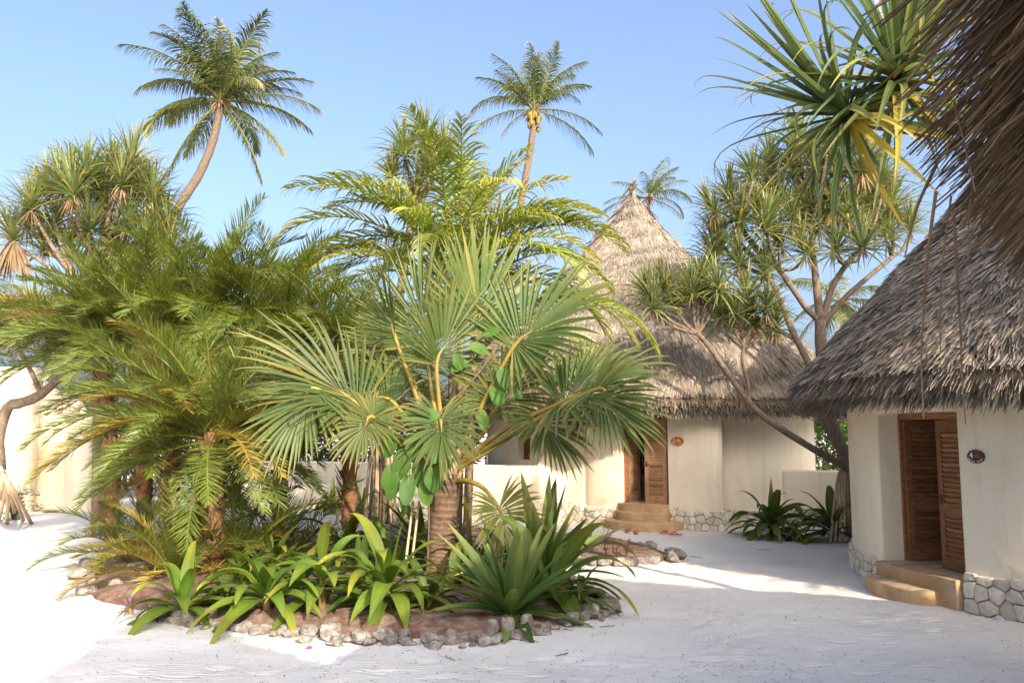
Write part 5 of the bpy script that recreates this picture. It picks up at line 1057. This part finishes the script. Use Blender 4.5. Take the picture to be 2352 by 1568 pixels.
# left tree
D_ = 17.5; fork = at(218, 700, D_)
L_t = [(30, 545, -.3), (72, 470, -.2), (140, 425, 0), (165, 400, .3), (200, 395, -.2), (255, 385, 0), (300, 375, .2), (330, 430, .2), (350, 450, -.1), (295, 520, -.4), (360, 515, -.2), (240, 470, .4), (195, 455, .5), (120, 520, .5), (300, 450, .5), (390, 560, 0), (250, 560, .5), (160, 560, .6), (110, 440, .3), (230, 420, .5), (280, 420, -.4), (170, 440, -.5), (60, 510, .2), (380, 500, .3), (330, 560, -.5), (210, 520, -.3), (100, 570, .2), (280, 600, .1)]
limbs = [([at(240, 990, D_) * [1, 1, 0], at(228, 820, D_), fork, at(222, 620, D_), at(225, 590, D_)], .15, .11)]
J = {'a': at(225, 590, D_), 'b': at(205, 690, D_)}
for (x, y, dz) in L_t:
    if x < 130: p0 = at(215, 690, D_); mid = at(120 + x * .3, 625 if x < 60 else 600, D_ + dz * .5)
    elif x < 230: p0 = at(222, 600, D_); mid = at((x + 215) / 2 - 8, (y + 610) / 2, D_ + dz * .5)
    else: p0 = at(224, 600, D_); mid = at((x + 235) / 2 + 4, (y + 590) / 2 + 12, D_ + dz * .5)
    limbs.append(([p0, mid, at(x, y + 14, D_ + dz)], .055, .033))
screw_pine('many-branched screw pine at the left below the leaning coconut palm', at(240, 990, D_) * [1, 1, 0], limbs, [tf(x, y, D_ + dz, random.uniform(.85, 1.1)) for x, y, dz in L_t], .86, seed=3)
t = bpy.data.objects[ [o.name for o in bpy.data.objects if o.name.startswith('screw_pine')][-1] ]
link('dead_leaves', SK[2], t, Matrix.Translation(Vector(at(32, 560, 17.1))) @ Matrix.Scale(1.0, 4)); link('dead_leaves', SK[2], t, Matrix.Translation(Vector(at(178, 500, 17.6))) @ Matrix.Scale(.5, 4))
# screw pine by the left wall
D_ = 17.0
screw_pine('bent screw pine trunk on stilt roots before the tall left wall', gp(-10, 1215), [([at(-2, 1080, D_), at(-4, 1000, D_), at(18, 935, D_), at(48, 925, D_), at(95, 905, D_), at(150, 850, D_), at(175, 800, D_)], .13, .08), ([at(95, 905, D_), at(70, 850, D_), at(40, 800, D_)], .06, .04)],
           [tf(x, y, D_ + .2, f) for x, y, f in ((175, 790, 1.1), (110, 800, 1.0), (40, 780, 1.1), (10, 740, 1.0), (-30, 800, 1.0), (230, 770, 1.0), (140, 750, 1.0), (75, 730, 1.0))], .92, seed=5,
           roots=[([at(-4, 1060, D_), at(4 + k * 6, 1130, D_ - .1), gp(-22 + k * 19, 1185 + (k % 3) * 9)], .036) for k in range(6)])
# middle tree behind the feather palm, with the bundle of roots by the low wall
D_ = 19.6; M_t = [(980, 330), (930, 345), (1020, 350), (985, 400), (900, 400), (1060, 420), (950, 460), (1110, 470)]
rt = []
for k in range(26):
    x = 845 + k * 2.9 + random.uniform(-6, 6); rt.append(([at(872 + random.uniform(-12, 22), 900 + random.uniform(-40, 60), D_ + random.uniform(-.2, .3)), at(868 + (x - 872) * .7, 1060, D_ + random.uniform(-.2, .2)), np.r_[at(x - 10, 1180, D_ + random.uniform(-.5, .2))[:2], 0.0]], random.uniform(.014, .034)))
for x in (770, 800): rt.append(([at(838, 930, D_), at(820 - (830 - x) * .3, 1080, D_ - .1), np.r_[at(x, 1185, D_ - .3)[:2], 0]], .02))
screw_pine('screw pine with a bundle of tan hanging roots behind the fan palm', np.r_[at(880, 1180, D_)[:2], 0], [([np.r_[at(885, 1180, D_)[:2], 0.0], at(885, 950, D_), at(930, 600, D_), at(960, 430, D_)], .13, .08)] + [([at(945, 520, D_), at((x + 955) / 2, (y + 500) / 2, D_), at(x, y + 15, D_)], .05, .035) for x, y in M_t],
           [tf(x, y, D_ + random.uniform(-.3, .3), random.uniform(.9, 1.1)) for x, y in M_t], .95, seed=7, roots=rt)
# right: low leaning tree in front of the hut roof
D_ = 16.6; b0 = gp(1952, 1232)
LA = [(1500, 700), (1530, 655), (1555, 690), (1590, 668), (1620, 690), (1480, 665), (1650, 660), (1690, 715), (1735, 735), (1760, 705), (1715, 680), (1780, 750), (1660, 725), (1605, 645)]
limbs = [([at(1950, 1080, D_), at(1925, 1062, D_), at(1850, 1020, D_), at(1740, 945, D_), at(1680, 868, D_), at(1632, 800, D_), at(1600, 762, D_)], .08, .05),
         ([at(1722, 925, D_), at(1718, 880, D_), at(1704, 820, D_), at(1722, 770, D_), at(1735, 745, D_)], .04, .03)]
for x, y in LA:
    o_ = at(1603, 768, D_) if x < 1655 else at(1712, 800, D_)
    limbs.append(([o_, at((x * .55 + (1600 if x < 1655 else 1715) * .45), (y + 770) / 2 + 14, D_), at(x, y + 16, D_)], .035, .026))
screw_pine('low screw pine leaning left across the back hut roof', b0, limbs, [tf(x, y, D_ + random.uniform(-.35, .35), random.uniform(.85, 1.05)) for x, y in LA], .72, seed=9,
           roots=[([at(1936 + k * 4, 1060 + k * 3, D_), at(1922 + k * 6, 1110, D_), np.r_[at(1905 + k * 11, 1190, D_ - .2)[:2], 0.0]], .026) for k in range(5)])
# right: upright tree
D_ = 17.6
RB = [(1640, 480), (1675, 455), (1700, 510), (1655, 545), (1740, 470), (1760, 520), (1790, 455), (1820, 500), (1850, 470), (1880, 510), (1910, 470), (1945, 500), (1975, 455), (2010, 490), (2050, 470), (1730, 400), (1770, 375), (1820, 390), (1870, 380), (1925, 395), (1980, 385), (2030, 410), (1790, 560), (1850, 575), (1920, 570), (1980, 560), (2040, 540), (1700, 600), (1760, 620), (1640, 590), (2090, 520), (1830, 330), (1900, 340), (1965, 330)]
limbs = [([np.r_[at(1960, 1215, D_)[:2], 0], at(1945, 1060, D_), at(1900, 960, D_), at(1886, 800, D_), at(1884, 735, D_)], .15, .12), ([at(1884, 740, D_), at(1876, 660, D_), at(1868, 590, D_), at(1862, 520, D_)], .10, .055),
         ([at(1884, 738, D_), at(1850, 705, D_), at(1790, 620, D_), at(1730, 560, D_), at(1690, 505, D_)], .075, .05), ([at(1888, 738, D_), at(1912, 660, D_), at(1950, 600, D_), at(1990, 560, D_)], .075, .05), ([at(1890, 745, D_), at(1935, 690, D_), at(1990, 640, D_), at(2050, 590, D_)], .07, .045),
         ([np.r_[at(1975, 1215, D_)[:2], 0], at(1930, 1010, D_ - .1), at(1870, 860, D_ - .2), at(1820, 760, D_), at(1770, 640, D_), at(1700, 560, D_)], .10, .05)]
anch = [at(1862, 520, D_), at(1690, 505, D_), at(1990, 560, D_), at(2050, 590, D_), at(1790, 620, D_), at(1868, 590, D_), at(1950, 600, D_), at(1770, 640, D_)]
for x, y in RB:
    p = at(x, y + 16, D_ + random.uniform(-.6, .6)); o_ = min(anch, key=lambda q: np.linalg.norm(q - p) + (2 if q[2] > p[2] else 0)); limbs.append(([o_, o_ * .45 + p * .55 - [0, 0, .12], p], .042, .028))
screw_pine('tall upright screw pine between the two huts', np.r_[at(1960, 1215, D_)[:2], 0], limbs, [tf(x, y, D_ + random.uniform(-.6, .6), random.uniform(.85, 1.15)) for x, y in RB], .84, seed=13)
# tree between the nearest hut and the right-hand hut, outside the frame: its shade dapples roof and wall
tb = np.array([10.2, 4.4, 0.0]); cr_ = [tb + [random.gauss(0, 1.4), random.gauss(0, 1.1), 7.3 + random.gauss(0, 1.3)] for _ in range(64)]
screw_pine('screw pine standing right of the frame beside the nearest hut', tb, [([tb, tb + [.1, 0, 2], tb + [0, .1, 4.6]], .16, .12)] + [([tb + [0, .1, 4.5], tb * .5 + p * .5 + [0, 0, 2.2 - p[2] * 0.0], p - [0, 0, .1]], .06, .035) for p in cr_], [(p, random.uniform(0, .6), random.uniform(0, 6.28), 1.1) for p in cr_], .95, seed=17)
# near tree at the top right: every leaf its own part
def near_leaf(L, w, e, dr, seed, kink=0.0, dry=False):
    r = np.random.default_rng(seed); pr = lambda x: np.clip(.8 + x, 0, 1) * (1 - x ** 1.7) ** .85 + .012
    V, F, T = blades([[.03, 0, 0]], [math.cos(R(e)), 0, math.sin(R(e))], [-math.sin(R(e)), 0, math.cos(R(e)) + .001], L, w, dr, 16, .5, pr, .6 if dry else r.uniform(0, .08), 2.0 + kink, 3, tiptint=.5 if seed % 2 else .1)
    return MB().add(V, F, T).mesh('leaf', M['pandnear'])
NL = {}
for i, (e, dr) in enumerate(((84, .15), (72, .4), (60, .7), (47, 1.2), (33, 1.8), (18, 1.8), (2, 1.3), (-18, .8), (-40, .5))):
    NL[e] = [near_leaf(1.18 + .12 * j, .038, e, dr * (1, 1.5, .6, 2.2)[j], 900 + i * 5 + j, (0, 2.5, 0, 5)[j], dry=(j == 3 and e < 25)) for j in range(4)]
nt = thing('screw_pine', np.r_[at(2200, 300, 7.2)[:2], 0], 'near screw pine with long strap leaves at the top right', 'tree', 'screw pine trees')
b = MB(); D_ = 6.2
st = branch(b, [np.r_[at(2450, 300, 7.4)[:2], 0.0], np.r_[at(2450, 300, 7.4)[:2], 2.6], at(2380, 330, 7.2), at(2140, 300, 6.9), at(2020, 285, 6.75), at(1955, 266, 6.66)], .085, .045, 30); branch(b, [at(2150, 300, 6.9), at(2110, 240, 6.75), at(2075, 185, 6.6)], .06, .04, 12)
b.build('trunk', M['bark'], nt, smooth=True)
def near_tuft(px, py, D, n, axis, s, seed, emin=-35):
    r = random.Random(seed); q = Vector(axis).normalized().to_track_quat('Z', 'Y').to_matrix().to_4x4()
    for i in range(n):
        f = (i + .5) / n; e = 86 + (emin - 86) * f + r.uniform(-6, 6); az = i * 2.39996 + r.uniform(-.25, .25)
        k = min(NL, key=lambda x: abs(x - e))
        link('leaf', NL[k][r.randrange(4)], nt, Matrix.Translation(Vector(at(px, py, D))) @ q @ Matrix.Rotation(az, 4, 'Z') @ Matrix.Scale(s * r.uniform(.85, 1.15), 4) @ Matrix.Translation((0, 0, -.12 * f)))
near_tuft(2065, 165, 6.4, 112, (.05, -.45, .9), .92, 1, -40); near_tuft(1935, 255, 6.5, 92, (-.7, -.15, .66), .90, 2, -45)

# ------------------------------------------------------------------ shrubs behind the walls
def shrub(label, px, D, w, h, n, seed, flower=0.0, leaf=.07, cat='shrub', group='shrubs behind the walls', z0=0.0, gpx=None):
    r = np.random.default_rng(seed); base = np.array([(px - 1176) / FOC * D, D, 0.0]); t = thing('shrub', base, label, cat, group)
    b = MB()
    for k in range(7): b.add(*tube(spline([base, base + [r.uniform(-.2, .2) * w, r.uniform(-.1, .1) * w, h * .4], base + [r.uniform(-.45, .45) * w, r.uniform(-.3, .3) * w, h * r.uniform(.6, .95)]], 8), np.linspace(.035, .01, 8), 5, .3))
    b.build('stems', M['bark'], t)
    nc = 34; c = np.stack([r.normal(0, .24, nc) * w, r.normal(0, .18, nc) * w, (z0 + (1 - z0) * r.beta(1.6, 1.3, nc)) * h], -1); i = r.integers(0, nc, n)
    P = base + c[i] + r.normal(0, .10, (n, 3)) * [w, w, h * .8]; P[:, 2] = np.maximum(P[:, 2], .03)
    a = r.uniform(0, 6.28, n); D_ = np.stack([np.cos(a), np.sin(a), r.uniform(-.5, .8, n)], -1)
    fl = (hash_noise(c[i][:, 0] * 3, c[i][:, 2] * 3 + seed, 1.0, seed) > 1 - flower) & (r.random(n) < .6)
    MB().add(*blades(P, D_, r.normal(0, .5, (n, 3)) + [0, -.3, 1], r.uniform(.6, 1.2, n) * leaf, leaf * .24, .4, 2, .2, lambda x: np.array([.5, 1, .1])[:len(x)], np.where(fl, r.uniform(.7, 1, n), 0.0), across=2)).build('foliage', M['shrub'], t)
    return t
for i, (px, D, w, h, fl, lab) in enumerate(((540, 25.0, 2.2, 2.6, 0, 'green shrub behind the long low wall, left end'), (650, 25.5, 2.6, 3.2, .2, 'green shrub behind the long low wall next to the left end'), (760, 25.0, 2.4, 2.8, .35, 'red-flowered shrub behind the middle of the low wall'), (860, 24.6, 2.4, 3.4, .2, 'tall green shrub behind the hanging roots'), (960, 24.2, 2.2, 2.8, .4, 'red-flowered shrub behind the fan palm'), (1050, 23.5, 2.0, 3.6, .15, 'dark shrub at the left side of the back hut'),
        (270, 27.0, 2.6, 3.0, 0, 'bright green shrub behind the lowest left wall end'), (380, 27.5, 3.0, 3.2, 0, 'green shrub seen between the date palm trunks'), (1905, 24.5, 2.4, 3.6, .12, 'orange-dotted shrub between the huts'), (1985, 23.5, 2.2, 3.0, 0, 'green shrub behind the nearer hut'), (1880, 26.5, 3.0, 4.0, 0, 'dark shrub behind the orange-dotted one'), (1955, 27.0, 3.0, 3.6, 0, 'leafy shrub far back between the huts'), (700, 28.5, 4.0, 4.6, 0, 'tall dark shrub far behind the low wall'), (940, 27.5, 4.0, 4.4, 0, 'tall dark shrub left of the back hut'), (590, 31.0, 4.5, 5.2, 0, 'tall leafy bush far behind the left palms'), (300, 31.0, 4.5, 5.2, 0, 'tall leafy bush behind the left garden walls'), (460, 29.0, 3.5, 4.2, 0, 'tall dark shrub far behind the shaggy date palm'), (120, 28.0, 4.0, 4.8, 0, 'tall shrub behind the far left walls'), (-40, 27.0, 3.5, 5.0, 0, 'tall shrub behind the wall at the left edge'))):
    shrub(lab, px, D, w, h, 3600, 950 + i, fl, .13)
shrub('small flowering bush at the foot of the tall left wall', 50, 20.5, .75, .75, 1500, 990, .3, .05, 'bush', None)
# ------------------------------------------------------------------ flip-flops by the steps
def flipflop(px, py, rz, lab):
    q = gp(px, py); t = thing('flip_flop', np.r_[q[:2], .01], lab, 'sandal', 'flip-flops left by the steps')
    mt = Matrix.Translation((q[0], q[1], .022 + float(ground_h(np.array([q[0]]), np.array([q[1]]))[0]))) @ Matrix.Rotation(rz, 4, 'Z')
    a = np.linspace(0, 2 * math.pi, 22, endpoint=False); o = np.stack([np.cos(a) * .135, np.sin(a) * (.046 + .010 * np.cos(a))], -1); bm = bmesh.new()
    vs = [bm.verts.new((x, y, 0)) for x, y in o]; f = bm.faces.new(vs); e = bmesh.ops.extrude_face_region(bm, geom=[f]); bmesh.ops.translate(bm, vec=(0, 0, .022), verts=[v for v in e['geom'] if isinstance(v, bmesh.types.BMVert)]); bmesh.ops.recalc_face_normals(bm, faces=bm.faces)
    me = bpy.data.meshes.new('sole'); bm.to_mesh(me); bm.free(); me.materials.append(M['rubber']); link('sole', me, t, mt)
    for s in (-1, 1):
        c = spline([(.07, 0, .02), (.05, s * .028, .055), (-.01, s * .046, .045), (-.04, s * .048, .018)], 10); link('strap', MB().add(*tube(c, .0065, 6)).mesh('strap', M['strap'], True), t, mt)
flipflop(1441, 1222, R(80), 'leftmost red flip-flop on the sand below the steps')
flipflop(1461, 1226, R(95), 'second red flip-flop from the left, pointing at the steps')
flipflop(1529, 1226, R(165), 'third red flip-flop, lying sideways right of the steps')
flipflop(1552, 1230, R(172), 'rightmost red flip-flop on the sand')
# ------------------------------------------------------------------ litter on the sand
r = np.random.default_rng(5); n = 12000
P = np.stack([r.uniform(-6.5, 8, n), 6.6 + 13 * r.random(n) ** 1.7, np.zeros(n)], -1)
keep = hash_noise(P[:, 0], P[:, 1], .8, 8) * .7 + r.random(n) * .5 > .45; P = P[keep]; n = len(P); P[:, 2] = ground_h(P[:, 0], P[:, 1]) + .006
ed = np.concatenate([edge1, edge2]); k = r.integers(0, len(ed), 3200); pe = ed[k] + r.normal(0, .22, (3200, 2)); P = np.concatenate([P, np.c_[pe, ground_h(pe[:, 0], pe[:, 1]) + .006]]); n = len(P)
a = r.uniform(0, 6.28, n); L = r.uniform(.008, .034, n) * np.where(r.random(n) < .06, 2.5, 1)
b = MB(); b.add(*blades(P, np.stack([np.cos(a), np.sin(a), r.uniform(0, .25, n)], -1), [0, 0, 1.0], L, r.uniform(.0022, .006, n), 0, 2, .2, lambda x: np.array([.5, 1, .4])[:len(x)], r.uniform(.1, .9, n)))
o = b.build('leaf_litter', M['litter']); tag(o, 'dark crumbs of dry leaf scattered over the white sand', 'leaf litter', kind='stuff')
def twig(px, py, L, lab, seed):
    rr = np.random.default_rng(seed); q = gp(px, py); a = rr.uniform(0, 6.28); d = np.array([math.cos(a), math.sin(a), 0]) * L
    c = spline([np.array([q[0], q[1], .012]) - d / 2, np.array([q[0], q[1], .022]) + np.array([-d[1], d[0], 0]) * .2, np.array([q[0], q[1], .012]) + d / 2], 8)
    o = MB().add(*tube(c, .004, 5, .4)).build('twig', M['litter']); tag(o, lab, 'twig', 'twigs on the sand')
for i, (px, py, L, lab) in enumerate(((1035, 1512, .22, 'thin twig on the shaded sand below the middle stones'), (1305, 1448, .14, 'short twig by the stones at the bed right end'), (1290, 1505, .16, 'curved twig on the sand right of the bed'), (1395, 1440, .18, 'bent twig on the sand past the right stones'), (1215, 1475, .2, 'twig close under the upright stones'), (940, 1500, .2, 'twig lying below the middle of the stone edge'), (1755, 1165 + 100, .25, 'twig on the sand between the huts'), (1600, 1280, .2, 'twig on the sand right of the back bed'))):
    twig(px, py, L, lab, 60 + i)
q = gp(709, 1491); V, F, T = blades([[q[0] - .03, q[1], .012]], [1, .2, .25], [0, -.3, 1], .075, .026, .4, 5, .25, LANCE, 0, across=3)
tag(MB().add(V, F, T).build('fallen_petal', M['petal']), 'single pink petal fallen on the sand before the stones', 'petal')
